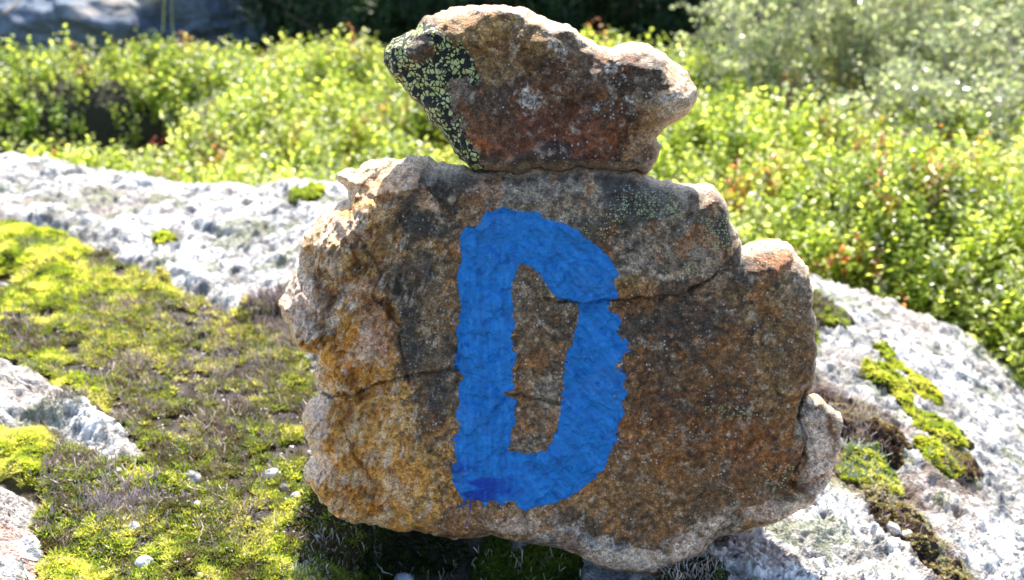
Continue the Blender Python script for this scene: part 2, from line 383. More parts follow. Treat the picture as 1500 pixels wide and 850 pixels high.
# ------------------------------------------------------------------ standing stones
TILT = R_(14)
class Frame:
    def __init__(s, O, tilt=TILT):
        s.O = np.array(O, float); s.ex = np.array([1., 0, 0]); s.eu = np.array([0, math.sin(tilt), math.cos(tilt)])
        s.en = np.array([0, -math.cos(tilt), math.sin(tilt)]); s.tilt = tilt
    def loc(s, u, v, c=0.):
        d = ray(u, v); O = s.O+s.en*c; t = ((O-CAM)@s.en)/(d@s.en); p = CAM+t*d-s.O
        return p@s.ex, p@s.eu
    def world(s, a, b, c): return s.O+a[:, None]*s.ex+b[:, None]*s.eu+c[:, None]*s.en
def make_stone(name, fr, outline_px, h, Tf, Tb, Rfn, relief, colour, warp=.0026, back_add=None, knife=None):
    poly = [fr.loc(u, v) for u, v in outline_px]; P = np.array(poly)
    lo = P.min(0)-2*h; hi = P.max(0)+2*h
    na = int((hi[0]-lo[0])/h)+1; nb = int((hi[1]-lo[1])/h)+1
    A, B = np.meshgrid(lo[0]+h*np.arange(na), lo[1]+h*np.arange(nb)); a = A.ravel(); b = B.ravel()
    wa = a+warp*fbm(a, b, .014, 4, 71); wb = b+warp*fbm(a, b, .014, 4, 72)
    d, qx, qy = poly_sdf(wa, wb, poly)
    ins = (d > .2*h).reshape(nb, na)
    cell = ins[:-1, :-1] & ins[1:, :-1] & ins[:-1, 1:] & ins[1:, 1:]
    cnt = np.zeros((nb, na), int)
    cnt[:-1, :-1] += cell; cnt[1:, :-1] += cell; cnt[:-1, 1:] += cell; cnt[1:, 1:] += cell
    used = (cnt > 0).ravel(); edge = ((cnt > 0) & (cnt < 4)).ravel()
    a2 = np.where(edge, a+(qx-wa), a); b2 = np.where(edge, b+(qy-wb), b)
    ui, vi = proj(fr.world(a, b, np.full(len(a), Tf*.8)))
    R = Rfn(ui, vi, a, b)
    def prof(d, R, k=1.): t = np.clip(d/R, 0, 1); return np.sqrt(np.clip(1-(1-t)**2, 0, 1))*k+(1-(1-t)**1.35)*(1-k)
    fade = ss(0, .012, d)
    kk = knife(ui, vi) if knife is not None else 1.
    cf = Tf*prof(d, R, kk)+fade*relief(ui, vi, a, b, d)*(.4+.6*ss(0, .03, d))
    cb = -Tb*prof(d, R*1.6)-fade*.006*fbm(a, b, .05, 4, 81)
    if back_add is not None: cb = cb-back_add(a, b, d)
    cf = np.where(edge, 0, cf); cb = np.where(edge, 0, cb)
    idx = -np.ones(len(a), int); front = np.where(used)[0]; idx[front] = np.arange(len(front))
    bi = -np.ones(len(a), int); inner = np.where(used & ~edge)[0]; bi[inner] = len(front)+np.arange(len(inner)); bi[edge] = idx[edge]
    ci = np.argwhere(cell); k = ci[:, 0]*na+ci[:, 1]
    Q = np.stack([k, k+1, k+na+1, k+na], 1)
    V = np.concatenate([np.stack([a2, b2, cf], 1)[front], np.stack([a2, b2, cb], 1)[inner]])
    col, msk = colour(ui, vi, a, b, d, cf)
    lum = col.mean(1)[:, None]; col = np.clip((lum+(col-lum)*1.22)*np.array([[1.30, 1.13, .96]]), .012, 9.); col = col*np.minimum(1, .84/col.max(1))[:, None]
    Call = np.concatenate([col[front], col[inner]]); Mall = np.concatenate([msk[front], msk[inner]])
    F = np.concatenate([idx[Q], bi[Q][:, ::-1]])
    o = build(name, V, [F], M_ROCK, cols=Call, masks=Mall)
    o.location = fr.O; o.rotation_euler = (math.pi/2-fr.tilt, 0, 0)
    data = dict(a=a, b=b, cf=cf, u=ui, v=vi, na=na, nb=nb, cell=cell, d=d)
    return o, data

SL = [(492, 255), (500, 250), (520, 245), (560, 235), (600, 228), (628, 226), (640, 237), (690, 245), (720, 252), (770, 245), (810, 244), (850, 243), (900, 244), (935, 250), (950, 258), (985, 268), (1020, 272), (1032, 268), (1048, 275), (1060, 296), (1070, 320), (1080, 345), (1088, 359), (1105, 357), (1130, 351), (1155, 352), (1162, 366), (1170, 378), (1180, 392), (1188, 420), (1190, 460), (1188, 500), (1186, 540), (1182, 575), (1200, 578), (1218, 598), (1231, 615), (1228, 650), (1220, 680), (1205, 712), (1185, 733), (1150, 753), (1110, 770), (1075, 780), (1050, 783), (1035, 792), (1022, 812), (1000, 825), (960, 836), (925, 838), (880, 827), (850, 810), (820, 797), (760, 787), (720, 776), (690, 786), (640, 782), (590, 772), (550, 768), (520, 765), (495, 752), (470, 735), (450, 705), (447, 680), (460, 665), (446, 640), (445, 612), (452, 585), (464, 578), (458, 545), (466, 522), (445, 515), (425, 490), (415, 462), (411, 440), (424, 420), (430, 400), (440, 385), (439, 360), (445, 345), (460, 330), (470, 310), (495, 295), (512, 291), (513, 282), (498, 268)]
TOPS = [(563, 95), (565, 72), (580, 55), (605, 40), (625, 25), (640, 20), (660, 15), (695, 10), (735, 7), (770, 12), (790, 22), (812, 30), (845, 40), (860, 60), (880, 66), (900, 67), (925, 60), (950, 64), (972, 75), (990, 92), (1005, 110), (1020, 130), (1023, 150), (1012, 166), (995, 178), (975, 188), (960, 203), (966, 216), (955, 240), (948, 256), (930, 250), (880, 249), (800, 249), (740, 253), (715, 253), (690, 245), (674, 236), (660, 215), (640, 190), (620, 165), (605, 145), (590, 125), (575, 110)]
base = hit_z(880, 832, -.004); FS = Frame((0, base[1]+.02, base[2]))
FT = Frame(FS.O)
D_OUT = [(712, 296), (722, 306), (735, 300), (760, 304), (785, 306), (800, 314), (825, 322), (845, 334), (870, 350), (888, 368), (900, 384), (906, 398), (896, 408), (904, 420), (904, 434), (893, 440), (902, 455), (912, 468), (906, 485), (922, 501), (924, 512), (910, 522), (908, 533), (918, 545), (914, 560), (921, 572), (912, 585), (915, 605), (906, 622), (905, 645), (895, 655), (888, 680), (872, 700), (850, 718), (826, 734), (795, 738), (768, 743), (748, 731), (735, 735), (722, 728), (712, 738), (700, 728), (680, 729), (668, 712), (660, 697), (661, 676), (668, 668), (661, 655), (663, 640), (672, 620), (666, 605), (672, 590), (669, 565), (678, 548), (666, 540), (664, 520), (670, 500), (667, 475), (674, 450), (670, 420), (668, 400), (676, 380), (672, 345), (680, 330), (703, 326), (708, 312)]
D_IN = [(763, 386), (778, 390), (792, 405), (806, 425), (818, 441), (845, 442), (846, 460), (838, 488), (826, 520), (822, 560), (818, 600), (812, 630), (797, 655), (772, 660), (745, 656), (752, 640), (757, 610), (758, 582), (743, 576), (757, 569), (752, 545), (758, 520), (752, 500), (756, 470), (751, 430), (756, 400)]
CR1 = [(455, 578), (480, 580), (520, 577), (560, 560), (600, 548), (640, 542), (672, 539)]
CR2 = [(815, 441), (860, 440), (905, 437), (960, 432), (1010, 424), (1045, 404), (1062, 380), (1092, 356)]
CR3 = [(1182, 575), (1172, 610), (1182, 640), (1176, 672), (1160, 700), (1150, 715)]
CR4 = [(1035, 795), (1060, 765), (1078, 742), (1118, 736)]
CR5 = [(750, 576), (785, 580), (822, 590)]
CR6 = [(496, 612), (512, 640), (522, 672), (545, 700)]
CR7 = [(510, 290), (520, 330), (535, 355), (560, 400), (548, 430), (585, 470), (600, 560)]
CR8 = [(920, 640), (1000, 620), (1080, 600), (1140, 590)]
UPP = [(700, 200), (700, 330), (815, 441)]+CR2[1:]+[(1100, 200)]
LEFTU = [(380, 590)]+CR1+[(660, 420), (640, 380), (600, 460), (560, 400), (520, 300), (430, 260), (380, 300)]
def facets(a, b, s, seed, slope, step):
    aw = a+.25*s*fbm(a, b, s*.8, 2, seed+3); bw = b+.25*s*fbm(a, b, s*.8, 2, seed+4)
    f1, f2, cid, dx, dy = worley(aw, bw, s, seed)
    g1 = np.cos(cid*40)*slope; g2 = np.sin(cid*57)*slope
    k = ss(0, .3, f2-f1)
    return s*(g1*dx+g2*dy)*k+(cid-.5)*step*k
def slab_R(u, v, a, b):
    r = .016+.010*fbm(a, b, .05, 3, 91)
    r = r+.020*ss(300, 262, v)*ss(660, 620, u)+.012*ss(380, 360, v)*ss(1085, 1100, u)
    r = r+.035*ss(620, 430, u)*ss(250, 330, v)+.02*ss(760, 840, v)+.02*ss(1120, 1230, u)*ss(560, 620, v)
    return np.clip(r, .006, .07)
def slab_relief(u, v, a, b, d):
    c = .004*fbm(a, b, .09, 4, 101)+.0016*fbm(a, b, .02, 4, 102)
    left = ss(620, 520, u); rim = ss(.05, .01, d)
    c = c+facets(a, b, .045, 111, .5, .012)*np.clip(left*1.1+rim*.5, .15, 1)+facets(a, b, .017, 113, .5, .005)*np.clip(left*.9+rim*.6, .16, 1)+facets(a, b, .007, 115, .4, .0012)*np.clip(left+rim*.6, .3, 1)
    j = 6*fbm(u, v, 25, 3, 121); j2 = 6*fbm(u, v, 25, 3, 122)
    s, _, _ = poly_sdf(u+j, v+j2, UPP); c = c+.0105*ss(-2, 1.5, s)*ss(735, 835, u)
    s, _, _ = poly_sdf(u+j, v+j2, LEFTU); c = c+.004*ss(-3, 2, s)
    s, _, _ = poly_sdf(u+j, v+j2, CR3+[(1300, 740), (1300, 560)]); c = c-.022*ss(-4, 3, s)
    s, _, _ = poly_sdf(u+j, v+j2, [(1035, 800)]+CR4[1:]+[(1150, 715), (1250, 700), (1250, 850), (1040, 850)]); c = c-.02*ss(-5, 4, s)
    # pale chip bosses on the left flank
    for (cu, cv, ru, rv, hh) in ((445, 455, 34, 55, .009), (530, 470, 36, 75, .008), (560, 262, 80, 24, .006), (475, 620, 26, 40, .006), (480, 690, 34, 38, .005), (490, 350, 34, 55, .006)):
        r = np.hypot((u-cu+j*1.5)/ru, (v-cv+j2*1.5)/rv); c = c+1.5*hh*ss(1.04, .88, r+.12*fbm(u, v, 14, 3, 123))
    rg = np.abs(fbm(u*1.6+.5*v, v*.6, 30, 4, 124)); c = c+left*(.007*ss(.35, 0, rg)-.003)
    c = c+.0022*ss(.1, .25, fbm(u, v, 40, 4, 125))+.0016*ss(-.3, -.15, fbm(u+v*.4, v, 55, 4, 126))
    for pl, w, dep in ((CR1, 2.6, .005), (CR2, 2.2, .004), (CR3, 4, .008), (CR4, 3, .006), (CR5, 1.6, .003), (CR6, 1.4, .003), (CR7, 2, .003)):
        c = c-dep*np.exp(-(line_d(u+.6*j, v+.6*j2, pl)/w)**2)
    return c
OCH = (.58, .35, .13); GOLD = (.68, .48, .23); BRN = (.28, .175, .10); RUST = (.27, .11, .045); DKG = (.052, .052, .048); GRY = (.30, .265, .22); QTZ = (.80, .77, .74); PNK = (.64, .45, .36); PUR = (.13, .08, .06)
def blobs(c, u, v, L, seed):
    ju = 34*fbm(u, v, 70, 4, seed); jv = 34*fbm(u, v, 70, 4, seed+1); nn = fbm(u, v, 16, 4, seed+2); n4 = fbm(u, v, 4, 3, seed+3)
    for i, (cu, cv, ru, rv, col, w) in enumerate(L):
        r = np.hypot((u-cu+ju)/ru, (v-cv+jv)/rv); k = ss(1.08, .78, r+.42*nn*(1 if i % 2 else -1)+.18*n4)
        c = mixc(c, col, w*k)
    return c
def slab_colour(u, v, a, b, d, cf):
    n1 = fbm(u, v, 60, 5, 131); n2 = fbm(u, v, 18, 4, 132); n3 = fbm(u, v, 7, 3, 133)
    c = np.tile(np.array([BRN]), (len(u), 1))
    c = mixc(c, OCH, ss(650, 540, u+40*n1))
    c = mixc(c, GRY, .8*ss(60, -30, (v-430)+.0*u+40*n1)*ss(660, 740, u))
    c = blobs(c, u, v, [
        (520, 300, 80, 70, GOLD, .7), (590, 330, 60, 60, (.42, .32, .2), .8), (560, 260, 90, 26, PNK, .6), (590, 680, 110, 80, OCH, .9), (560, 610, 90, 40, GOLD, .6), (520, 720, 70, 50, (.42, .25, .1), .7),
        (655, 262, 46, 34, DKG, .9), (620, 320, 44, 34, DKG, .8), (600, 400, 60, 44, (.13, .11, .08), .75), (640, 470, 60, 70, (.30, .22, .14), .75), (598, 500, 26, 60, DKG, .8), (640, 570, 36, 60, DKG, .75), (600, 440, 24, 40, DKG, .6),
        (640, 510, 26, 60, (.2, .16, .11), .6), (620, 640, 30, 26, (.14, .11, .07), .5),
        (442, 455, 34, 56, QTZ, 1.), (455, 400, 30, 50, (.5, .43, .34), .8), (490, 345, 30, 40, (.55, .42, .28), .8), (535, 470, 30, 70, (.52, .36, .26), .8), (500, 420, 14, 12, PNK, .8), (548, 500, 18, 40, PNK, .9), (495, 430, 10, 8, QTZ, .9), (500, 330, 20, 26, QTZ, .6), (520, 390, 12, 40, QTZ, .5),
        (500, 560, 40, 26, OCH, .8), (462, 615, 20, 36, QTZ, .85), (468, 680, 26, 34, (.74, .64, .52), .9),
        (730, 265, 70, 22, (.36, .34, .31), .9), (830, 275, 120, 30, (.33, .31, .28), .8), (930, 300, 70, 40, DKG, .65), (880, 340, 50, 40, (.13, .12, .1), .7), (1020, 330, 60, 50, (.25, .22, .19), .8), (1055, 330, 26, 60, DKG, .7),
        (960, 380, 90, 40, (.36, .32, .28), .8), (930, 270, 26, 20, DKG, .8), (900, 420, 50, 20, (.3, .21, .09), .8), (1000, 418, 60, 12, (.48, .4, .3), .8),
        (1080, 380, 40, 40, (.12, .09, .07), .7), (1135, 375, 40, 22, (.44, .2, .09), .8), (1120, 440, 60, 50, (.3, .2, .1), .7), (1160, 430, 20, 40, (.33, .27, .2), .6),
        (980, 480, 110, 50, (.10, .075, .06), .75), (960, 560, 70, 60, (.17, .12, .085), .7), (1080, 560, 90, 70, (.26, .15, .07), .7), (1000, 640, 110, 60, RUST, .5), (1110, 640, 70, 70, RUST, .6), (1140, 540, 40, 80, (.33, .23, .12), .6),
        (1050, 600, 60, 20, (.12, .09, .07), .6), (960, 700, 90, 50, (.36, .2, .09), .7), (1060, 700, 60, 40, (.22, .14, .08), .6), (1120, 690, 40, 30, PUR, .6), (900, 720, 60, 40, (.36, .23, .12), .7),
        (780, 770, 90, 30, (.48, .34, .22), .8), (720, 770, 30, 30, (.3, .2, .14), .6), (860, 775, 40, 30, (.12, .1, .08), .7), (920, 815, 90, 22, (.62, .64, .66), .95), (840, 800, 50, 20, (.4, .4, .4), .7), (1010, 790, 40, 30, (.5, .48, .44), .8),
        (1040, 770, 50, 12, (.5, .46, .4), .8), (1200, 640, 30, 60, (.48, .44, .4), .9), (1205, 700, 24, 50, QTZ, .9), (1140, 760, 90, 22, (.45, .41, .34), .9), (1200, 600, 24, 20, (.2, .2, .2), .7), (1212, 590, 14, 20, (.6, .4, .2), .6),
        (800, 500, 50, 80, (.24, .17, .11), .8), (790, 600, 40, 50, (.3, .27, .23), .8), (820, 470, 30, 60, (.1, .085, .06), .6)], 141)
    lowl = ss(560, 600, v)*ss(660, 620, u)
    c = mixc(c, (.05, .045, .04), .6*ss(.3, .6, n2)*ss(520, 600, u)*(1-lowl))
    c = mixc(c, (.55, .48, .40), .5*ss(.35, .65, fbm(u, v, 11, 4, 134)))
    c = mixc(c, (.4, .19, .07), .45*ss(.2, .5, fbm(u, v, 26, 4, 136)))
    sk = fbm(u*1.5+v*.3, v*.45, 9, 4, 139)
    c = mixc(c, (.72, .68, .64), .7*ss(.5, .7, sk)*ss(700, 560, u))
    c = mixc(c, (.03, .028, .024), .6*ss(.45, .65, fbm(u, v, 9, 4, 140))*ss(0, .4, fbm(u, v, 60, 3, 138))*ss(540, 620, u))
    c = mixc(c, (.74, .62, .48), .6*ss(.2, .6, fbm(u, v, 22, 5, 144))*ss(640, 560, u))
    c = c*(.82+.36*n3+.22*n2)[:, None]
    for (cu, cv, ru, rv, w) in ((655, 262, 40, 24, .85), (612, 318, 34, 26, .8), (600, 395, 30, 36, .6), (598, 505, 18, 60, .7), (640, 560, 24, 50, .6), (925, 292, 60, 30, .7), (900, 262, 30, 16, .7), (1065, 315, 20, 50, .7), (985, 462, 80, 22, .6), (860, 340, 30, 24, .5), (1095, 385, 30, 22, .5)):
        k = ss(1.25, .6, np.hypot((u-cu)/ru, (v-cv)/rv)+.55*fbm(u, v, 20, 5, 145)); c = mixc(c, (.055, .055, .055), w*k)
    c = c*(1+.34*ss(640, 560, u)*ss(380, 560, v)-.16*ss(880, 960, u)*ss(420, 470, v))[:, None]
    for (cu, cv, ru, rv, w) in ((440, 452, 27, 46, 1), (466, 615, 15, 32, .8), (463, 682, 18, 26, .6), (928, 818, 88, 19, 1), (1010, 800, 30, 22, .7), (1208, 690, 20, 52, .95), (1150, 752, 66, 14, .7), (1195, 630, 20, 26, .6), (1045, 765, 26, 12, .6), (500, 432, 12, 9, .9), (540, 500, 12, 34, .5), (755, 762, 40, 12, .4)):
        k = ss(1.15, .8, np.hypot((u-cu)/ru, (v-cv)/rv)+.3*fbm(u, v, 14, 4, 143)); c = mixc(c, (.88, .76, .70), w*k*(.7+.3*n3))
    for pl, w in ((CR1, 2), (CR2, 2), (CR3, 4), (CR4, 3.5), (CR5, 1.6), (CR6, 1.2), (CR7, 1.2)):
        c = mixc(c, (.02, .016, .012), .85*np.exp(-(line_d(u+4*n1, v+4*n2, pl)/w)**2))  # cracks and ledge shadow lines painted dark into the colour
    c = mixc(c, (.78, .68, .55), .85*ss(.016, .004, d+.004*n2)*ss(690, 600, u)*ss(300, 270, v))  # sunlit top left rim painted pale
    c = mixc(c, (.75, .66, .55), .8*ss(.010, .002, d)*ss(1080, 1100, u)*ss(400, 370, v))  # sunlit edge of the right shoulder, painted pale
    c = mixc(c, (.70, .64, .57), .7*ss(.008, .001, d))  # thin pale rim all round, painted in for sunlit edges
    c = mixc(c, (.03, .025, .02), .7*ss(.06, .0, np.abs(fbm(u*1.6+.5*v, v*.6, 30, 4, 124)-.38))*ss(640, 540, u))
    m = np.zeros((len(u), 3))
    for (cu, cv, ru, rv, w) in ((940, 300, 80, 40, .9), (1050, 330, 34, 60, 1), (1010, 390, 60, 30, .8), (850, 330, 80, 40, .6), (600, 480, 40, 90, .45), (640, 570, 40, 60, .5), (1000, 470, 100, 40, .5), (1150, 690, 60, 50, .7), (800, 500, 40, 80, .5), (1060, 600, 60, 14, .8), (1190, 640, 20, 60, .7), (1050, 760, 50, 30, .6)):
        m[:, 1] = np.maximum(m[:, 1], w*ss(1.2, .4, np.hypot((u-cu)/ru, (v-cv)/rv)+.5*n1))
    m[:, 1] = np.maximum(m[:, 1], .42*ss(700, 800, u))
    q = np.abs(c[:, 0]-c[:, 2]) < .12; m[:, 2] = np.where(q & (c[:, 0] > .45), 1, .85*ss(560, 600, v)*ss(660, 620, u)*1.0+.85*ss(610, 560, u)*ss(600, 560, v))
    return c, m
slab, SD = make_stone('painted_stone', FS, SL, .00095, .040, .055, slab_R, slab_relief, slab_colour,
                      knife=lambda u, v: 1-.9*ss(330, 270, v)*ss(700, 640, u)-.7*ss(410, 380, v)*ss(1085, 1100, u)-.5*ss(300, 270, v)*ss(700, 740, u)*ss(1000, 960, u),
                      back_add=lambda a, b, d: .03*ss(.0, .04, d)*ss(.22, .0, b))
tag(slab, 'large upright slab of rusty brown rock with a blue letter D painted on its face', 'painted stone')

# painted letter: a skin of paint that follows the face of the slab
def paint_part(name, outer, holes, lift, edge_n, colf):
    u, v = SD['u'], SD['v']; na, nb = SD['na'], SD['nb']
    am = edge_n*(.25+1.2*ss(-.1, .6, fbm(u, v, 40, 2, 150))); ju = am*fbm(u, v, 7, 4, 151); jv = am*fbm(u, v, 7, 4, 152)
    s, qx, qy = poly_sdf(u+ju, v+jv, outer)
    for hpoly in holes:
        s2, rx, ry = poly_sdf(u+ju, v+jv, hpoly); m = -s2 < s
        qx = np.where(m, rx, qx); qy = np.where(m, ry, qy); s = np.minimum(s, -s2)
    chips = (fbm(u, v, 4, 3, 155) > 1.25-.5*ss(9, 1, s)+.25*ss(30, 60, np.abs(u-900))) | ((fbm(u*.35+v*.1, v*1.2, 5, 3, 156) > .55) & (s < 4))
    ins = ((s > .3) & ~chips).reshape(nb, na) & True
    cell = ins[:-1, :-1] & ins[1:, :-1] & ins[:-1, 1:] & ins[1:, 1:] & SD['cell']
    used = np.zeros((nb, na), bool); cnt = np.zeros((nb, na), int)
    for sl in ((slice(None, -1), slice(None, -1)), (slice(1, None), slice(None, -1)), (slice(None, -1), slice(1, None)), (slice(1, None), slice(1, None))): cnt[sl] += cell
    used = (cnt > 0).ravel(); edge = ((cnt > 0) & (cnt < 4)).ravel()
    idx = -np.ones(len(u), int); w = np.where(used)[0]; idx[w] = np.arange(len(w))
    pxm = (SD['a'][1]-SD['a'][0])/max(1e-6, (u[1]-u[0]))
    l = np.where(edge, lift*.35, lift)
    V = np.stack([SD['a'], SD['b'], SD['cf']+l], 1)[w]
    ci = np.argwhere(cell); k = ci[:, 0]*na+ci[:, 1]; Q = idx[np.stack([k, k+1, k+na+1, k+na], 1)]
    return build(name, V, [Q], M_PAINT, slab, cols=colf(u, v, s)[w])
def blue(u, v, s):
    c = np.tile(np.array([[.007, .215, .62]]), (len(u), 1))
    c = mixc(c, (.001, .045, .36), 1.*ss(650, 700, v+12*fbm(u, v, 20, 3, 161))*ss(800, 700, u)*ss(-.3, .3, fbm(u*.6, v*2, 30, 4, 162)))
    c = mixc(c, (.003, .06, .34), .4*ss(.4, .7, fbm(u+.6*v, v-.4*u, 14, 4, 163)))
    c = mixc(c, (.03, .20, .58), .5*ss(.2, .6, fbm(u*.5, v, 40, 4, 164)))
    stem = ss(790, 740, u); st = fbm(u+3*fbm(u, v, 60, 2, 167), v*.2, 5, 3, 165)*stem+fbm((u+v)*.12, (u-v)*.8, 5, 3, 166)*(1-stem)
    c = c*(1+.22*st)[:, None]; c = mixc(c, (.04, .27, .60), .4*ss(.3, .9, st))
    c = mixc(c, (.02, .05, .15), .5*ss(3., .5, s))
    return c
paint_part('painted_letter', D_OUT, [D_IN], .00035, 2.8, blue)
paint_part('paint_drip', [(688, 728), (694, 728), (690, 748), (684, 765), (681, 786), (675, 786), (680, 764), (686, 746)], [], .0003, 1.5, lambda u, v, s: np.tile(np.array([[.01, .07, .36]]), (len(u), 1)))
paint_part('paint_drip', [(654, 733), (668, 737), (684, 726), (686, 731), (670, 742), (655, 737)], [], .0003, 1., lambda u, v, s: np.tile(np.array([[.01, .07, .36]]), (len(u), 1)))

# top stone
TU = [(880, 190), (905, 180), (950, 195), (1000, 175)]
def top_R(u, v, a, b):
    r = .019-.007*ss(90, 40, v-.12*(u-700))+.009*fbm(a, b, .04, 3, 191)
    r = r+.02*ss(650, 560, u)+.02*ss(900, 1020, u)
    return np.clip(r, .008, .07)
def top_relief(u, v, a, b, d):
    c = .004*fbm(a, b, .07, 4, 201)+.0016*fbm(a, b, .018, 4, 202)
    c = c+facets(a, b, .05, 211, .45, .009)*.7+facets(a, b, .018, 213, .4, .004)*.5+facets(a, b, .007, 215, .4, .0012)*.5
    j = 6*fbm(u, v, 25, 3, 221); j2 = 6*fbm(u, v, 25, 3, 222)
    s, _, _ = poly_sdf(u+j, v+j2, [(890, 300), (900, 195), (940, 190), (1040, 170), (1040, 300)]); c = c-.016*ss(-8, 5, s)
    r = np.hypot((u-975+j)/60, (v-135+j2)/58); c = c+.008*ss(1.1, .7, r)
    s, _, _ = poly_sdf(u+j, v+j2, [(560, 120), (640, 60), (650, 100), (640, 150), (700, 260), (560, 260)]); c = c-.007*ss(-6, 6, s)
    return c
def top_colour(u, v, a, b, d, cf):
    n1 = fbm(u, v, 60, 5, 231); n2 = fbm(u, v, 18, 4, 232); n3 = fbm(u, v, 7, 3, 233)
    c = np.tile(np.array([(.15, .10, .065)]), (len(u), 1))
    c = blobs(c, u, v, [(740, 60, 90, 50, (.30, .21, .11), .85), (690, 30, 60, 20, (.4, .28, .14), .8), (650, 140, 40, 40, (.34, .29, .25), .85), (700, 190, 50, 30, (.40, .22, .14), .8), (690, 195, 40, 16, (.38, .13, .05), .7),
        (790, 150, 100, 60, (.15, .085, .055), .7), (820, 200, 100, 40, (.17, .07, .045), .8), (860, 130, 80, 50, (.17, .10, .07), .7), (900, 110, 50, 50, (.16, .13, .1), .7), (930, 140, 24, 60, (.06, .05, .045), .6),
        (780, 235, 110, 14, (.05, .04, .04), .8), (880, 235, 50, 20, (.09, .07, .08), .7), (985, 120, 44, 64, (.6, .46, .34), .95), (992, 150, 40, 34, (.58, .54, .5), .9), (960, 170, 50, 24, (.32, .25, .17), .8), (940, 215, 30, 40, (.36, .24, .15), .8),
        (905, 190, 20, 18, (.05, .04, .035), .7), (615, 70, 26, 26, (.13, .12, .12), .8), (720, 130, 40, 20, (.1, .085, .08), .6), (830, 60, 40, 30, (.2, .17, .13), .6)], 241)
    c = mixc(c, (.26, .12, .06), .4*ss(.3, .6, fbm(u, v, 26, 4, 236)))
    c = mixc(c, (.46, .42, .38), .45*ss(.35, .65, fbm(u, v, 11, 4, 234)))
    for (cu, cv, r) in ((774, 143, 17), (872, 158, 7), (897, 102, 9), (922, 145, 8), (912, 115, 6), (820, 78, 9), (752, 70, 8), (808, 66, 6), (694, 118, 9)):
        k = ss(1.2, .8, np.hypot(u-cu, v-cv)/r+.5*fbm(u, v, 6, 3, 237)); c = mixc(c, (.62, .62, .62), .85*k*ss(-.5, 0., fbm(u, v, 3.5, 2, 238)))
    c = c*(.82+.36*n3+.22*n2)[:, None]
    c = mixc(c, (.72, .64, .54), .8*ss(.012, .003, d+.003*n2)*ss(600, 680, u)*ss(110, 80, v))  # sunlit upper rim put into the colour as a pale edge
    c = mixc(c, (.60, .5, .4), .45*ss(.012, .002, d)*ss(600, 680, u))  # weaker painted rim light along the rest of the outline
    m = np.zeros((len(u), 3))
    s, _, _ = poly_sdf(u+20*n1, v+20*n2, [(540, 50), (600, 25), (640, 38), (700, 78), (705, 104), (655, 108), (650, 125), (655, 165), (680, 200), (745, 252), (700, 275), (540, 150)])
    m[:, 0] = ss(-14, 14, s)*(1-.75*ss(26, 18, np.hypot(u-617, v-72)))
    m[:, 1] = .5*ss(.1, .5, n1)
    m[:, 2] = ss(930, 970, u)
    return c, m
top, TD = make_stone('balanced_stone', FT, TOPS, .0010, .046, .05, top_R, top_relief, top_colour, knife=lambda u, v: 1-.6*ss(90, 40, v-.12*(u-700)))
tag(top, 'smaller dark brown stone with yellow green map lichen, balanced on the painted slab', 'stone')

def ico(sub):
    import bmesh
    bm = bmesh.new(); bmesh.ops.create_icosphere(bm, subdivisions=sub, radius=1)
    V = np.array([v.co[:] for v in bm.verts]); T = np.array([[v.index for v in f.verts] for f in bm.faces]); bm.free(); return V, T
IV, IT = ico(3); BV, BT = ico(6)
def stone_shape(V, seed, dims, k=.25, planes=9):
    r = np.random.default_rng(seed); V = V.copy(); n = V/np.linalg.norm(V, axis=1)[:, None]; rad = np.ones(len(V))
    for _ in range(planes):
        d = r.normal(size=3); d /= np.linalg.norm(d); h = r.uniform(.62, .9); c = n@d
        rad = np.where(c > .05, np.minimum(rad, h/np.maximum(c, .05)), rad)
    rad = rad*(1+k*.25*fbm(n[:, 0]*2+n[:, 2], n[:, 1]*2-n[:, 2], .5, 4, seed))
    return n*rad[:, None]*np.array(dims)
# ------------------------------------------------------------------ moss
def star(nb, L, w, up, r):
    V = []; Q = []; tc = []
    for i in range(nb):
        a = i/nb*2*math.pi+r.uniform(-.3, .3); e = up+r.uniform(-.35, .35); l = L*r.uniform(.7, 1.2)
        d = np.array([math.cos(a)*math.cos(e), math.sin(a)*math.cos(e), math.sin(e)]); s = np.array([-math.sin(a), math.cos(a), 0])
        k = len(V); V += [d*0, d*l*.5+s*w/2, d*l+np.array([0, 0, -.12*l]), d*l*.5-s*w/2]; Q.append((k, k+1, k+2, k+3)); tc += [.45, .9, 1.25, .9]  # blade bases dark, tips light: lit tops put into the vertex colour
    return np.array(V), np.array(Q), np.repeat(np.array(tc)[:, None], 3, 1)
STARS = [star(9, .0052, .0011, .75, rng) for _ in range(5)]; FINE = [star(8, .0032, .0009, .9, rng) for _ in range(4)]
def stems_t(r, n=1, L=.010, w=.0008):
    V = []; Q = []
    p = np.array([0, 0, 0.]); d = np.array([r.uniform(-.4, .4), r.uniform(-.4, .4), 1.])
    for k in range(4):
        V += [p+[-w/2*(1-k*.12), 0, 0], p+[w/2*(1-k*.12), 0, 0]]
        d = d+np.array([r.uniform(-.5, .5), r.uniform(-.5, .5), 0]); p = p+d/np.linalg.norm(d)*L/3
    for k in range(3): Q.append((2*k, 2*k+1, 2*k+3, 2*k+2))
    V = np.array(V); V2 = V[:, [1, 0, 2]]+np.array([0, -w/2*0, 0])
    return np.concatenate([V, V2]), np.array(Q+[tuple(i+8 for i in q) for q in Q]), np.repeat(np.linspace(.7, 1.15, 8)[[0, 1, 2, 3, 4, 5, 6, 7]*2][:, None], 3, 1)
STEMS = [stems_t(rng) for _ in range(6)]
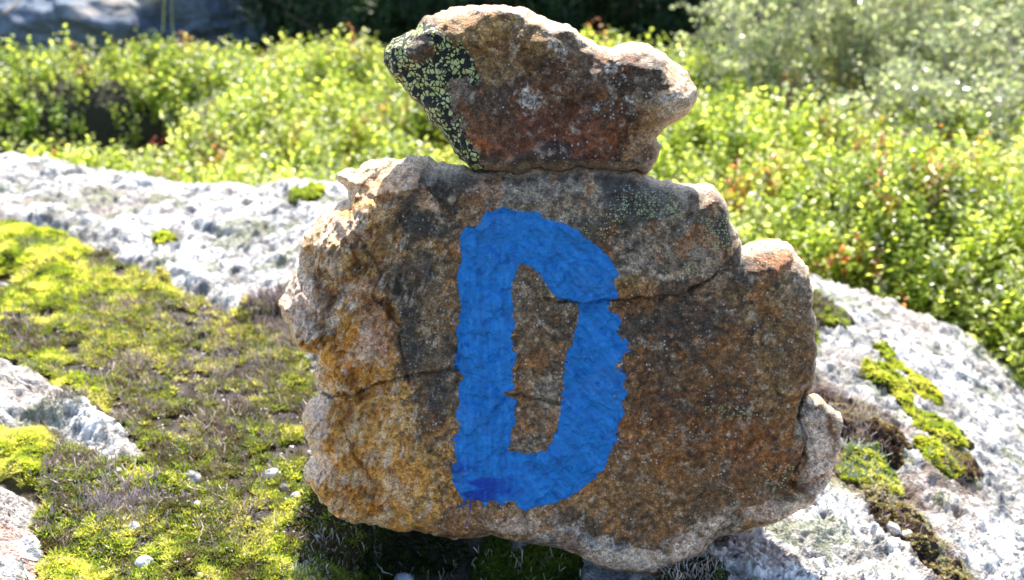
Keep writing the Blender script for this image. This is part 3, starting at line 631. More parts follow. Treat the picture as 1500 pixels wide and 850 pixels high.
def inpoly(poly, n):
    P = np.array(poly); lo, hi = P.min(0), P.max(0); q = rng.uniform(lo, hi, (n, 2))
    s = poly_sdf(q[:, 0]+.012*fbm(q[:, 0], q[:, 1], .03, 4, 301), q[:, 1]+.012*fbm(q[:, 0], q[:, 1], .03, 4, 302), poly)[0]+.003
    return q, s
def pick(cols, t):
    """piecewise colours, t in 0..1"""
    cols = np.array(cols); k = np.clip(t, 0, .9999)*(len(cols)-1); i = k.astype(int); f = (k-i)[:, None]
    return cols[i]*(1-f)+cols[i+1]*f
MC = [(.14, .08, .06), (.20, .19, .07), (.20, .28, .05), (.36, .44, .06), (.56, .57, .09), (.70, .68, .24)]
def mound(bag, poly, h, step, col, seed):
    P = np.array(poly); lo, hi = P.min(0)-.01, P.max(0)+.01
    hi = np.minimum(hi, [2, 1.6]); lo = np.maximum(lo, [-1.2, -.3])
    nx = int((hi[0]-lo[0])/step)+1; ny = int((hi[1]-lo[1])/step)+1
    A, B = np.meshgrid(np.linspace(lo[0], hi[0], nx), np.linspace(lo[1], hi[1], ny)); a, b = A.ravel(), B.ravel()
    s = poly_sdf(a+.012*fbm(a, b, .03, 4, 301), b+.012*fbm(a, b, .03, 4, 302), poly)[0]+.003
    z = H(a, b)-.004+(.004+h*np.sqrt(np.clip(s/(h*2.5), 0, 1))+.35*h*fbm(a, b, .015, 3, seed))*ss(-.006, .002, s)
    ins = (s > -.006).reshape(ny, nx); cell = ins[:-1, :-1] & ins[1:, :-1] & ins[:-1, 1:] & ins[1:, 1:]
    ci = np.argwhere(cell); k = ci[:, 0]*nx+ci[:, 1]; Q = np.stack([k, k+1, k+nx+1, k+nx], 1)
    us = np.unique(Q); ix = -np.ones(len(a), int); ix[us] = np.arange(len(us))
    cc = np.array(col)[None]*(.7+.5*fbm(a, b, .008, 3, seed+1))[:, None]
    bag.add(np.stack([a, b, z], 1)[us], ix[Q], None, np.clip(cc, 0, 1)[us])
    def zf(x, y, s): return H(x, y)-.004+(.004+h*np.sqrt(np.clip(s/(h*2.5), 0, 1))+.35*h*fbm(x, y, .015, 3, seed))*ss(-.006, .002, s)
    return zf
def patch(name, px, n, h, tone=(.3, 1.), style='fine', scale=1., tones=MC, z0=0., base=(.12, .11, .03), dead=.1, label=None, cat='moss', group=None, kind=None, deadcol=(.60, .48, .44)):
    poly = px if isinstance(px[0][0], float) else pw(px, z0)
    bag = Bag(); zf = mound(bag, poly, h, .0035 if n > 8000 else .0022, base, 311)
    q, s = inpoly(poly, n); m = (s > .001) & (q[:, 1] > -.2) & (q[:, 1] < 1.45) & (q[:, 0] > -1.1); q = q[m]; s = s[m]
    z = zf(q[:, 0], q[:, 1], s); k = len(q)
    t = .52+.75*fbm(q[:, 0], q[:, 1], .035, 4, 321)+.35*fbm(q[:, 0], q[:, 1], .009, 2, 322)+rng.normal(0, .16, k)
    t = tone[0]+(tone[1]-tone[0])*np.clip(t, 0, 1)
    C = pick(tones, t)*rng.uniform(.8, 1.4, (k, 1))
    isd = (rng.random(k) < dead*(1+2.2*fbm(q[:, 0], q[:, 1], .06, 3, 331)))
    M = rotmats(rng.uniform(0, 6.28, k), rng.normal(0, .3, k), rng.normal(0, .3, k)); S = scale*rng.uniform(.7, 1.4, k)*(1+.35*np.clip(q[:, 1], 0, 1))
    T = STARS if style == 'star' else FINE; wt = rng.integers(0, len(T), k)
    P = np.stack([q[:, 0], q[:, 1], z], 1)
    if kind == 'stuff':     # drier heathery zone at the upper left, brighter moss towards the viewer
        zone = ss(.35, .1, np.hypot((q[:, 0]+.33)/1., (q[:, 1]-.42)/1.3)+.1*fbm(q[:, 0], q[:, 1], .06, 3, 335))
        isd |= rng.random(k) < .5*zone*ss(-.5, .3, fbm(q[:, 0], q[:, 1], .05, 3, 338))
        C = C*(1-.25*ss(.15, .55, fbm(q[:, 0], q[:, 1], .055, 4, 339)))[:, None]
        bare = fbm(q[:, 0], q[:, 1], .028, 3, 337) > .62-.25*zone
        C = C*(1-.30*zone[:, None])+np.array([.05, .035, .035])*zone[:, None]
        S = np.where(bare, 0.0001, S)*(.75+.5*rng.random(k))
    w = rng.integers(0, len(STEMS), k)
    for i, (tv, tq, tc) in enumerate(STEMS):
        mm = (w == i) & isd; cnt = mm.sum()
        scatter(bag, tv, tq, None, tc, P[mm], M[mm], (np.maximum(S[mm], .3)/scale)*rng.uniform(.4, 1.2, cnt), np.array([deadcol])*rng.uniform(.35, 1.2, (cnt, 1)), 1)
    for i, (tv, tq, tc) in enumerate(T):
        mm = (wt == i) & ~isd & (S > .01); scatter(bag, tv, tq, None, tc, P[mm], M[mm], S[mm], C[mm])
    if kind == 'stuff':
        nf = 2600; qi = rng.integers(0, k, nf); V0 = stone_shape(ico(1)[0], 77, (.0016, .0011, .0006), .5, 3)
        cf = pick([(.16, .1, .07), (.4, .3, .25), (.7, .66, .58)], rng.random(nf))
        scatter(bag, V0, None, ico(1)[1], np.ones((len(V0), 3)), P[qi]+np.array([0, 0, .003]), rotmats(rng.uniform(0, 6.28, nf), rng.normal(0, .4, nf), rng.normal(0, .4, nf)), rng.uniform(.5, 1.8, nf), cf, 1)
    o = bag.build(name, [M_MOSS, M_LICH])
    ctr = np.array(poly).mean(0); rebase(o, (ctr[0], ctr[1], float(H(ctr[:1], ctr[1:])[0]))); return tag(o, label, cat, group, kind)
patch('moss_carpet', MOSS_MAIN, 80000, .004, (.12, 1.), 'star', 1.15, base=(.09, .065, .045), dead=.13, cat='moss', label='yellow green haircap moss carpet with dry stalks left of the painted slab', kind='stuff')
patch('moss_mat', MOSS_UL, 9000, .012, (.3, 1.), 'star', 1.2, dead=.1, label='low yellow moss mat at the left edge on the pale bedrock', cat='moss')
G = 'moss cushions on the bedrock'
patch('moss_cushion', [(-40, 640), (0, 640), (60, 645), (85, 665), (75, 700), (60, 735), (30, 728), (-40, 700)], 2600, .012, (.6, 1.), 'star', .9, label='bright yellow moss cushion between the two pale bedrock bosses at the lower left', group=G, dead=.02)
patch('moss_cushion', [(60, 555), (100, 545), (150, 560), (170, 580), (130, 598), (75, 575)], 1200, .008, (.5, 1.), 'fine', 1.2, label='small golden moss tuft along the upper edge of the left bedrock boss', group=G, dead=.02)
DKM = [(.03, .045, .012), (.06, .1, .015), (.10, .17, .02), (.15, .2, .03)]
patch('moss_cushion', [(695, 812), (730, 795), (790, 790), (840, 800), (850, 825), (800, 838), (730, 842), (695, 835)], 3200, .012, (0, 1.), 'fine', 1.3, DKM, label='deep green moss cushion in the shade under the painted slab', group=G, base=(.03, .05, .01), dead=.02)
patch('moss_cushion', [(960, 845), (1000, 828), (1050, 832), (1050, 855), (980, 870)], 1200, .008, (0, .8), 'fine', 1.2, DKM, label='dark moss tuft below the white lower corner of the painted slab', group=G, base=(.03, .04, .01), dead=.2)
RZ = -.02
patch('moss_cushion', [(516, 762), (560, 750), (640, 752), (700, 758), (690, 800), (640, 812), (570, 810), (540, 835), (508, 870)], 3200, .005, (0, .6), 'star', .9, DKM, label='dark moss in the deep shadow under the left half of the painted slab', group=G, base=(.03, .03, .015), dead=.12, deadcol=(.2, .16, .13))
patch('moss_cushion', [(1190, 410), (1215, 420), (1245, 440), (1240, 458), (1205, 465), (1188, 490), (1180, 450)], 1800, .004, (.1, .7), 'fine', 1.05, z0=RZ, label='brownish moss patch behind the right edge of the painted slab', group=G, dead=.04)
patch('moss_cushion', [(1262, 505), (1290, 498), (1320, 512), (1345, 530), (1360, 545), (1400, 560), (1425, 585), (1420, 604), (1385, 600), (1350, 585), (1330, 560), (1295, 535), (1270, 525)], 4200, .006, (.5, .95), 'fine', 1.05, z0=RZ, label='long yellow moss cushion slanting across the right bedrock', group=G, dead=.02)
patch('moss_cushion', [(1325, 500), (1350, 493), (1384, 505), (1380, 518), (1345, 520)], 1400, .005, (.6, .95), 'fine', 1.0, z0=RZ, label='small round yellow moss cushion above the long one on the right bedrock', group=G, dead=.0)
patch('moss_cushion', [(1285, 470), (1310, 470), (1338, 484), (1330, 495), (1300, 488)], 1000, .005, (.5, .9), 'fine', 1.0, z0=RZ, label='smallest and farthest yellow moss cushion on the right bedrock', group=G, dead=.0)
patch('moss_cushion', [(1345, 605), (1375, 600), (1400, 615), (1420, 635), (1390, 645), (1350, 628)], 1800, .005, (.3, .85), 'fine', 1.0, z0=RZ, label='olive moss cushion just below the long yellow one on the right bedrock', group=G, dead=.08)
patch('moss_cushion', [(1225, 650), (1240, 635), (1290, 640), (1318, 660), (1312, 690), (1280, 700), (1240, 690)], 3200, .005, (.3, .95), 'fine', 1.0, z0=RZ, label='speckled olive moss cushion beside the lower right corner of the slab', group=G, dead=.07, deadcol=(.6, .62, .55))
CR = [(.05, .03, .025), (.10, .06, .045), (.2, .13, .1), (.2, .2, .06)]
CRR = [(.05, .03, .025), (.12, .07, .05), (.26, .17, .12), (.34, .30, .10), (.5, .45, .36)]
patch('dark_lichen_crust', [(1190, 560), (1230, 570), (1290, 590), (1330, 610), (1325, 650), (1300, 640), (1240, 630), (1200, 600)], 4600, .004, (0, 1.), 'fine', .9, CRR, z0=RZ, base=(.07, .05, .04), dead=.08, label='dark brown lichen crust beside the right edge of the painted slab', cat='lichen', group='dark lichen crusts')
patch('dark_lichen_crust', [(1260, 700), (1300, 690), (1330, 710), (1370, 735), (1385, 780), (1430, 800), (1470, 840), (1480, 880), (1430, 850), (1390, 800), (1350, 770), (1310, 750), (1275, 725)], 4600, .004, (0, 1), 'fine', .9, CRR, z0=RZ, base=(.07, .05, .04), dead=.06, label='long dark rusty lichen strip running down the right bedrock', cat='lichen', group='dark lichen crusts')
patch('dark_lichen_crust', [(1400, 610), (1425, 600), (1440, 625), (1425, 645), (1400, 640)], 700, .005, (0, .7), 'fine', .9, CRR, z0=RZ, base=(.07, .05, .04), dead=.06, label='small dark lichen crust right of the olive moss cushion', cat='lichen', group='dark lichen crusts')
patch('dark_lichen_crust', [(330, 465), (380, 450), (430, 440), (440, 470), (430, 500), (390, 500), (350, 480)], 2200, .005, (0, 1.), 'star', 1., MC, dead=.4, label='mottled brown lichen and moss patch left of the pale chip of the slab', cat='lichen', group='dark lichen crusts')
patch('dark_lichen_crust', [(425, 312), (450, 305), (478, 308), (470, 325), (435, 328)], 600, .006, (.3, .8), 'fine', 1.5, MC, dead=.05, label='small olive moss patch at the back of the pale bedrock', cat='moss', group='dark lichen crusts')
patch('dark_lichen_crust', [(232, 356), (250, 353), (268, 358), (255, 366), (236, 364)], 260, .005, (.6, .9), 'fine', 1.5, MC, dead=.0, label='tiny golden moss spot alone on the pale bedrock', cat='moss', group='dark lichen crusts')

# clumps of dry stalks
def clump(px, n, r, L, col, label, name='dry_stalk_clump'):
    p = hit_z(*px, .004); bag = Bag()
    q = rng.normal(0, 1, (n, 2))*np.array([r, r*.8])+p[:2]; z = H(q[:, 0], q[:, 1])+.002; w = rng.integers(0, len(STEMS), n)
    P = np.stack([q[:, 0], q[:, 1], z], 1); M = rotmats(rng.uniform(0, 6.28, n), rng.normal(0, .3, n), rng.normal(0, .3, n))
    for i, (tv, tq, tc) in enumerate(STEMS):
        mm = w == i; scatter(bag, tv, tq, None, tc, P[mm], M[mm], rng.uniform(.6, 1.3, mm.sum())*L, np.array([col])*rng.uniform(.5, 1.25, (mm.sum(), 1)))
    o = bag.build(name, M_LICH); rebase(o, (p[0], p[1], float(H(p[:1], p[1:2])[0]))); tag(o, label, 'dry stalks', 'clumps of dry stalks', 'stuff' if r > .018 and n < 600 and n != 420 else None)
clump((180, 755), 420, .020, 1.5, (.50, .42, .40), 'thick clump of greyish dry stalks standing in the moss beside the lower left bedrock')
clump((95, 605), 160, .014, .8, (.4, .34, .3), 'thin row of dry stalks on top of the left bedrock boss')
clump((195, 480), 500, .05, .9, (.42, .32, .3), 'wide drift of purplish dry stalks at the top of the moss carpet')
clump((400, 600), 300, .03, .8, (.4, .33, .26), 'sparse dry stalks in the moss close to the left edge of the slab')
clump((610, 815), 40, .02, .9, (.22, .19, .16), 'few dead stalks in the shadow under the slab')
clump((300, 760), 160, .03, .9, (.45, .35, .28), 'short dry stalks among bright moss in front of the slab left corner')
clump((440, 840), 90, .012, .9, (.62, .64, .56), 'whitish lichen sprigs at the bottom edge left of the slab shadow')
clump((840, 848), 70, .02, .6, (.4, .45, .42), 'pale grey lichen sprigs in the shade at the bottom middle')
clump((1040, 850), 50, .008, .8, (.4, .45, .42), 'pale grey lichen sprigs below the notch right of the white corner')

# ------------------------------------------------------------------ pebbles
PEB = [((400, 706), .0068, (.66, .65, .62), 'white quartz pebble in the moss just left of the slab, topmost of three'),
       ((437, 741), .0052, (.66, .64, .6), 'white pebble in the moss touching the lower left curve of the slab'),
       ((460, 749), .0040, (.6, .58, .54), 'tiny pale pebble nearest the lower left corner of the slab'),
       ((418, 722), .0055, (.2, .19, .18), 'dark grey pebble between the white pebbles left of the slab'),
       ((197, 791), .0062, (.62, .6, .56), 'rounded cream pebble in front of the dry stalk clump'),
       ((292, 760), .0040, (.5, .5, .5), 'small grey pebble in the moss between the dry stalks and the slab'),
       ((285, 716), .0085, (.22, .22, .23), 'dark flat pebble right of the tip of the left bedrock boss'),
       ((215, 842), .0075, (.6, .62, .58), 'pale lumpy pebble at the bottom edge of the moss'),
       ((590, 824), .0100, (.28, .32, .37), 'bluish grey stone in the shadow under the slab, larger of two'),
       ((627, 828), .0052, (.5, .55, .6), 'small pale stone right of the bluish one in the slab shadow'),
       ((1312, 739), .0075, (.5, .48, .48), 'pinkish grey pebble lying on the dark lichen of the right bedrock'),
       ((1333, 745), .0050, (.55, .53, .52), 'small pale pebble right beside the pinkish grey one'),
       ((175, 712), .0045, (.5, .45, .4), 'brown grey pebble on the moss left of the dry stalks')]
for i, (px, r, col, lab) in enumerate(PEB):
    p = hit_z(*px, -.01 if px[0] > 1100 else .003); z = float(H(p[:1], p[1:2])[0])
    r *= 1.1; V = stone_shape(IV, 400+i, (r*1.2, r, r*.85), .3); 
    o = build('pebble', V, [IT], M_STONE, cols=np.array([col])*(.85+.35*fbm(V[:, 0]+V[:, 2], V[:, 1], r*.6, 3, 400+i))[:, None], smooth=False)
    o.location = (p[0], p[1], z+r*.35+(.004 if px[0] < 480 else 0)); o.rotation_euler = (rng.uniform(-.3, .3), rng.uniform(-.3, .3), rng.uniform(0, 6)); tag(o, lab, 'pebble', 'loose pebbles around the slab')

# fallen twigs
def twig(pts, r, col, label, group='fallen twigs', n=6, name='dead_twig', rn=True):
    pts = np.array(pts, float); t = np.linspace(0, 1, len(pts)); tt_ = np.linspace(0, 1, 14)
    P = np.stack([np.interp(tt_, t, pts[:, k]) for k in range(3)], 1)
    if rn: P[1:-1] += rng.normal(0, r*.35, (12, 3))
    V, Q, T = tube(P, np.linspace(r, r*.45, 14), n)
    o0 = P[0]; o = build(name, V-o0, [Q, T], M_BARK, cols=np.tile(np.array([col]), (len(V), 1)))
    o.location = o0; return tag(o, label, 'twig', group)
def gp(u, v, dz): p = hit_z(u, v, .005); return (p[0], p[1], float(H(p[:1], p[1:2])[0])+dz)
twig([gp(5, 572, .006), gp(35, 582, .008), gp(55, 590, .006)], .0014, (.6, .55, .5), 'bleached forked twig end at the far left of the moss')
twig([gp(12, 560, .010), gp(22, 572, .008), gp(30, 582, .007)], .001, (.6, .55, .5), 'short bleached twig crossing the forked one at the far left')
twig([gp(95, 830, .006), gp(60, 838, .008), gp(35, 846, .006)], .0012, (.2, .13, .1), 'dark bent twig at the bottom left corner by the pink rock')
twig([gp(222, 772, .006), gp(240, 755, .012), gp(262, 745, .006)], .0009, (.35, .27, .2), 'thin curved twig arching over the moss near the dry stalks')
twig([gp(548, 800, .004), gp(560, 815, .008), gp(575, 812, .004)], .0009, (.35, .3, .26), 'small pale twig in the shadow under the slab')
twig([gp(290, 812, .005), gp(300, 795, .012), gp(296, 780, .008)], .0008, (.4, .3, .24), 'fine upright twig in the bright moss at the bottom')

# ------------------------------------------------------------------ dwarf shrubs (bilberry) behind the bedrock
def leaf_t(L=.016, W=.009, curl=.2):
    V = np.array([[0, 0, 0], [.32*L, W/2, .05*L], [.32*L, -W/2, .05*L], [.72*L, W*.38, .02*L], [.72*L, -W*.38, .02*L], [L, 0, -curl*L], [.32*L, 0, -.03*L], [.72*L, 0, -.04*L]])
    Q = np.array([[6, 1, 3, 7], [2, 6, 7, 4]]); T = np.array([[0, 1, 6], [0, 6, 2], [7, 3, 5], [4, 7, 5]]); return V, Q, T
def sprig(seed, nl=18, Hh=.12, L=.0135, W=.0078, side=3):
    r = np.random.default_rng(seed); b = Bag(); lv, lq, lt = leaf_t(L, W)
    for s in range(side):
        a0 = r.uniform(0, 6.28); lean = r.uniform(.05, .45) if s else .05; h = Hh*r.uniform(.75, 1.)
        pts = []; p = np.array([0, 0, 0.]); 
        for k in range(5):
            pts.append(p.copy()); p = p+np.array([math.cos(a0)*math.sin(lean), math.sin(a0)*math.sin(lean), math.cos(lean)])*h/4+r.normal(0, .002, 3)
        pts = np.array(pts); V, Q, T = tube(pts, [.0011, .001, .0009, .0007, .0004], 3); b.add(V, Q, T, (.4, .45, .35))
        n = nl//side+1
        for k in range(n):
            t = .3+.7*(k+.5)/n; q = np.array([np.interp(t*4, range(5), pts[:, j]) for j in range(3)])
            a = k*2.4+r.uniform(-.4, .4)+s; e = r.uniform(.1, 1.1); sc_ = r.uniform(.7, 1.15)*(.75 if t > .9 else 1)
            M = rotmats(np.array([a]), np.array([0.]), np.array([0.]))[0]
            R2 = rotmats(np.array([0.]), np.array([r.uniform(-.6, .6)]), np.array([-e]))[0]
            b.add((lv*sc_)@(M@R2).T+q, lq, lt, np.ones(3)*r.uniform(.8, 1.25))
    return np.concatenate(b.V), np.concatenate(b.Q), np.concatenate(b.T), np.concatenate(b.C)
SPR = [sprig(500+i) for i in range(8)]
GC = [(.10, .14, .03), (.26, .34, .06), (.44, .54, .09), (.54, .64, .14), (.62, .66, .24)]
def canopy(x, y):
    hole = np.exp(-(((x+.98)/.25)**2+((y-1.83)/.14)**2))
    return ground_z(x, y)+.195+.034*fbm(x, y, .22, 3, 601)+.026*fbm(x, y, .07, 2, 602)-.16*hole-.045*ss(-.5, -.7, x)*ss(1.8, 1.6, y)+.02*ss(1.94, 2.06, y)*ss(-.5, -.7, x)
def scatter_sprigs(bag, q, dz, sc0, tint=None):
    k = len(q); z = canopy(q[:, 0], q[:, 1])-.115+dz
    t = np.clip(.62+.42*fbm(q[:, 0], q[:, 1], .16, 3, 611)+rng.normal(0, .22, k), 0, 1)
    C = pick(GC, t)*rng.uniform(.75, 1.2, (k, 1))
    redm = (fbm(q[:, 0], q[:, 1], .12, 2, 613)+.25*ss(.3, .9, q[:, 0])+rng.normal(0, .25, k)) > 1.12-.3*ss(.5, .3, q[:, 1]-.45)*ss(.42, .5, q[:, 0])
    C[redm] = np.array([.58, .26, .13])*rng.uniform(.7, 1.3, (redm.sum(), 1))
    orm = (rng.random(k) < .012); C[orm] = np.array([.5, .32, .08])
    grm = (rng.random(k) < .14); C[grm] = np.array([.40, .42, .32])*rng.uniform(.8, 1.3, (grm.sum(), 1))
    M = rotmats(rng.uniform(0, 6.28, k), rng.normal(0, .22, k), rng.normal(0, .22, k)); S = sc0*rng.uniform(.75, 1.25, k); w = rng.integers(0, len(SPR), k)
    P = np.stack([q[:, 0], q[:, 1], z], 1)
    for i, (tv, tq, tt_, tc) in enumerate(SPR):
        mm = w == i; scatter(bag, tv, tq, tt_, tc, P[mm], M[mm], S[mm], C[mm])
bag = Bag()
q = np.stack([rng.uniform(-2.0, 2.2, 56000), rng.uniform(.35, 2.7, 56000)], 1)
wid = .62+.47*(q[:, 1]+.2)
dE = poly_sdf(q[:, 0]+.03*fbm(q[:, 0], q[:, 1], .1, 2, 620), q[:, 1], SLAB)[0]
hole = np.exp(-(((q[:, 0]+.96)/.30)**2+((q[:, 1]-1.81)/.17)**2))
dens = (1-.93*ss(.14, .34, hole+.12*fbm(q[:, 0], q[:, 1], .12, 2, 621)))*ss(-.45, -.05, fbm(q[:, 0], q[:, 1], .13, 4, 622)+.3)
lim = 2.36-.36*ss(-.75, -.2, q[:, 0])-.48*ss(.22, .6, q[:, 0])
dens = dens*(1-.97*ss(0, .12, q[:, 1]-lim+.14*fbm(q[:, 0], q[:, 1], .2, 2, 623)))
keep = (dE < -.015) & (np.abs(q[:, 0]) < wid) & (rng.random(len(q)) < dens)
q = q[keep]; print('sprigs', len(q))
dz = -.05*rng.random(len(q))**2-.05*ss(-.12, -.02, poly_sdf(q[:, 0], q[:, 1], SLAB)[0])
scatter_sprigs(bag, q, dz, 1.0)
tag(bag.build('bilberry_ground_cover', M_LEAF), 'backlit bright green bilberry ground cover growing behind the bedrock', 'ground cover', kind='stuff')

# single plants standing out of the cover
def plant(u, v, y, col, n, label, sc0=1., name='bilberry_sprig', spread=.03, grp='bilberry sprigs standing out', stemcol=(.2, .12, .08)):
    p = hit_y(u, v, y); e = empty(name, (p[0], p[1], p[2]-.09), label, 'shrub sprig', grp)
    bag = Bag(); k = n; P = np.stack([rng.normal(0, spread, k), rng.normal(0, spread, k), rng.uniform(-.01, .02, k)], 1)
    M = rotmats(rng.uniform(0, 6.28, k), rng.normal(0, .25, k), rng.normal(0, .25, k)); C = np.array([col])*rng.uniform(.7, 1.3, (k, 1)); w = rng.integers(0, len(SPR), k)
    for i, (tv, tq, tt_, tc) in enumerate(SPR):
        mm = w == i; scatter(bag, tv, tq, tt_, tc, P[mm], M[mm], sc0*rng.uniform(.6, 1., mm.sum()), C[mm])
    bag.build('foliage', M_LEAF, e)
    b2 = Bag()
    for j in range(3):
        V, Q, T = tube([(P[j % k][0]*.3, P[j % k][1]*.3, -.14), (P[j % k][0]*.7, P[j % k][1]*.7, -.05), P[j % k]], [.0022, .0018, .0012], 5); b2.add(V, Q, T, stemcol)
    b2.build('stem', M_BARK, e)
plant(45, 150, 1.88, (.22, .34, .04), 9, 'yellow green bilberry sprig standing alone in the dark hollow at the left', 1., spread=.03)
plant(520, 85, 2.35, (.6, .1, .06), 4, 'red leaved sprig at the top left of the lichen covered stone', .8, spread=.015)
plant(480, 105, 2.2, (.55, .25, .1), 3, 'faded orange sprig left of the red leaved one', .8, spread=.015)
plant(220, 165, 1.9, (.55, .12, .1), 2, 'small coral red sprig right of the dark hollow', .6, spread=.01)
plant(275, 215, 1.55, (.55, .28, .07), 3, 'orange tinted sprig close behind the pale bedrock', .7, spread=.012)
plant(55, 210, 1.55, (.5, .25, .1), 4, 'orange and pink sprig at the left, in front of the dark hollow', .7, spread=.025)
plant(1275, 350, .95, (.5, .1, .05), 3, 'red leaved sprig just beyond the right bedrock edge', .8, spread=.02)
plant(1175, 340, .95, (.55, .3, .15), 3, 'peach coloured sprig behind the upper right corner of the slab', .7, spread=.02)
plant(1400, 300, 1.15, (.5, .3, .1), 3, 'orange sprig in the green cover at the right', .7, spread=.02)
plant(110, 150, 1.93, (.2, .3, .04), 3, 'small green sprig deep in the dark hollow at the left', .7, spread=.012)

# ------------------------------------------------------------------ grey green birch shrubs (upper right)
def birch(u, v, y, hgt, nst, nlf, label, seed, lean=.3):
    r = np.random.default_rng(seed); p = hit_y(u, v, y); gz = float(ground_z(p[:1], p[1:2])[0])
    e = empty('dwarf_birch', (p[0], p[1], gz), label, 'shrub', 'dwarf birch shrubs at the upper right'); st = Bag(); lf = Bag(); lv, lq, lt = leaf_t(.012, .010, .1)
    PP = []; CCs = []
    for s in range(nst):
        a = r.uniform(0, 6.28); l = r.uniform(.05, .8); h = hgt*r.uniform(.6, 1.1); q = np.array([r.normal(0, .06), r.normal(0, .06), -.02]); pts = []
        for k in range(8):
            pts.append(q.copy()); l2 = l*(1-.5*k/8); q = q+np.array([math.cos(a)*math.sin(l2)+lean*.3, math.sin(a)*math.sin(l2), math.cos(l2)])*h/7+r.normal(0, .008, 3)
        pts = np.array(pts); g = r.uniform(.7, 1.4)
        V, Q, T = tube(pts, np.linspace(.004, .0010, 8), 5); st.add(V, Q, T, np.array([.42, .35, .31])*g)
        for k in range(2, 8):
            for j in range(3):
                d = r.normal(size=3); d[2] = abs(d[2])*.7; d /= np.linalg.norm(d); L = r.uniform(.04, .11)
                tp = pts[k]+np.outer(np.linspace(0, 1, 4), d*L)+r.normal(0, .003, (4, 3)); tp[0] = pts[k]
                V, Q, T = tube(tp, np.linspace(.0013, .0006, 4), 3); st.add(V, Q, T, np.array([.42, .35, .3])*g)
                m = int(nlf/3.4); PP.append(tp[0]+(tp[-1]-tp[0])*r.uniform(.1, 1.1, (m, 1))+r.normal(0, .007, (m, 3)))
    P = np.concatenate(PP); k = len(P); t = np.clip(r.normal(.5, .25, k), 0, 1)
    C = pick([(.22, .26, .12), (.38, .44, .24), (.52, .56, .36), (.6, .6, .48)], t)
    M = rotmats(r.uniform(0, 6.28, k), r.normal(0, .8, k), r.normal(0, .8, k)); scatter(lf, lv, lq, lt, np.ones((8, 3)), P, M, r.uniform(.6, 1.15, k), C)
    st.build('stems', M_BARK, e); lf.build('foliage', M_LEAF2, e)
BS = [(1080, 120, 2.35, .42, 'leftmost grey green dwarf birch, just right of the balanced stone'), (1190, 95, 2.5, .5, 'tall dwarf birch with glinting leaves second from the balanced stone'),
      (1300, 90, 2.4, .5, 'dense dwarf birch in the middle of the upper right thicket'), (1395, 110, 2.3, .48, 'dwarf birch left of the blue grey boulder in the upper right corner'),
      (1500, 150, 2.15, .42, 'rightmost dwarf birch cut by the right edge'), (1250, 150, 2.05, .34, 'low dwarf birch in front of the thicket, with pale bare twigs'),
      (1420, 180, 1.95, .34, 'low dwarf birch at the right, in front of the boulder'), (1130, 60, 2.9, .5, 'far dwarf birch behind the leftmost one'), (1290, 40, 3.0, .55, 'far dwarf birch at the top of the thicket'), (960, 60, 3.0, .34, 'thin pale dwarf birch standing before the dark junipers above the balanced stone'),
      (1420, 60, 2.75, .4, 'far dwarf birch whose top overlaps the blue grey boulder')]
for i, (u, v, y, h, lab) in enumerate(BS): birch(u, v+85, y-(.38 if i != 9 else .3), h*.9, 13 if i != 9 else 7, 70, lab, 700+i)
def airtwig(px, y, r, label, col=(.5, .42, .36)):
    P = [hit_y(u, v, y+dy) for (u, v, dy) in px]; twig(P, r, col, label, 'bare twigs in the shrubs', 6, 'bare_twig')
airtwig([(1130, 128, 0), (1155, 124, .03), (1180, 108, .08)], 1.95, .004, 'pale bare twig low in the shrubs right of the balanced stone')
airtwig([(1290, 85, 0), (1310, 70, .05), (1335, 48, .1)], 2.05, .004, 'bare grey twig slanting up in the middle of the birch thicket')
airtwig([(1305, 132, 0), (1330, 122, .03), (1350, 113, .06)], 1.9, .003, 'short pale twig below the middle of the thicket')
airtwig([(1445, 168, 0), (1475, 150, .03), (1500, 135, .06)], 1.75, .005, 'thick bare twig near the right edge')
airtwig([(1180, 235, 0), (1192, 248, .0), (1205, 257, .0)], 1.2, .0025, 'small pale twig in the green cover right of the slab')
airtwig([(1140, 207, 0), (1155, 197, .02), (1170, 190, .02)], 1.45, .0025, 'short grey twig in the green cover beside the balanced stone')
airtwig([(275, 165, 0), (300, 150, .02), (320, 140, .04)], 1.8, .003, 'dull brown twig in the bilberries left of the stones')
airtwig([(238, 48, 0), (240, 20, .02), (241, -20, .04)], 2.3, .0018, 'thin yellow grass stalk in front of the blue grey boulder', (.45, .45, .15))
airtwig([(253, 50, 0), (252, 22, .02), (250, -20, .04)], 2.35, .0015, 'second thinner grass stalk before the blue grey boulder', (.4, .4, .15))
airtwig([(5, 20, 0), (20, 8, .05), (38, -10, .1)], 2.2, .004, 'slanting brown branch in the top left corner', (.25, .2, .15))

# ------------------------------------------------------------------ boulders behind
def boulder(u, v, y, dims, seed, label, rot=0., col=(.16, .20, .27), up=0.):
    p = hit_y(u, v, y); V = stone_shape(BV, seed, dims, .5, 12)
    n = V/np.linalg.norm(V, axis=1)[:, None]
    V = V+n*(.03*fbm(V[:, 0]+V[:, 2]*.7, V[:, 1]+V[:, 2], .12, 4, seed+1))[:, None]
    c = np.tile(np.array([col]), (len(V), 1))*(1+.35*fbm(V[:, 0]+V[:, 1], V[:, 2], .1, 4, seed+2))[:, None]
    c = mixc(c, (.5, .42, .36), .7*ss(.2, .5, fbm(V[:, 0]-V[:, 1], V[:, 2]*2, .2, 3, seed+3)))
    o = build('boulder', V, [BT], M_BOULDER, cols=c); o.location = (p[0], p[1], p[2]+up); o.rotation_euler = (0, 0, rot); tag(o, label, 'boulder', 'boulders beyond the shrubs')
boulder(210, 20, 3.1, (.42, .3, .13), 821, 'blue grey boulder with a sunlit pinkish ledge behind the bilberries', .1)
boulder(20, 20, 3.3, (.40, .3, .28), 822, 'shaded boulder in the top left corner', .5)
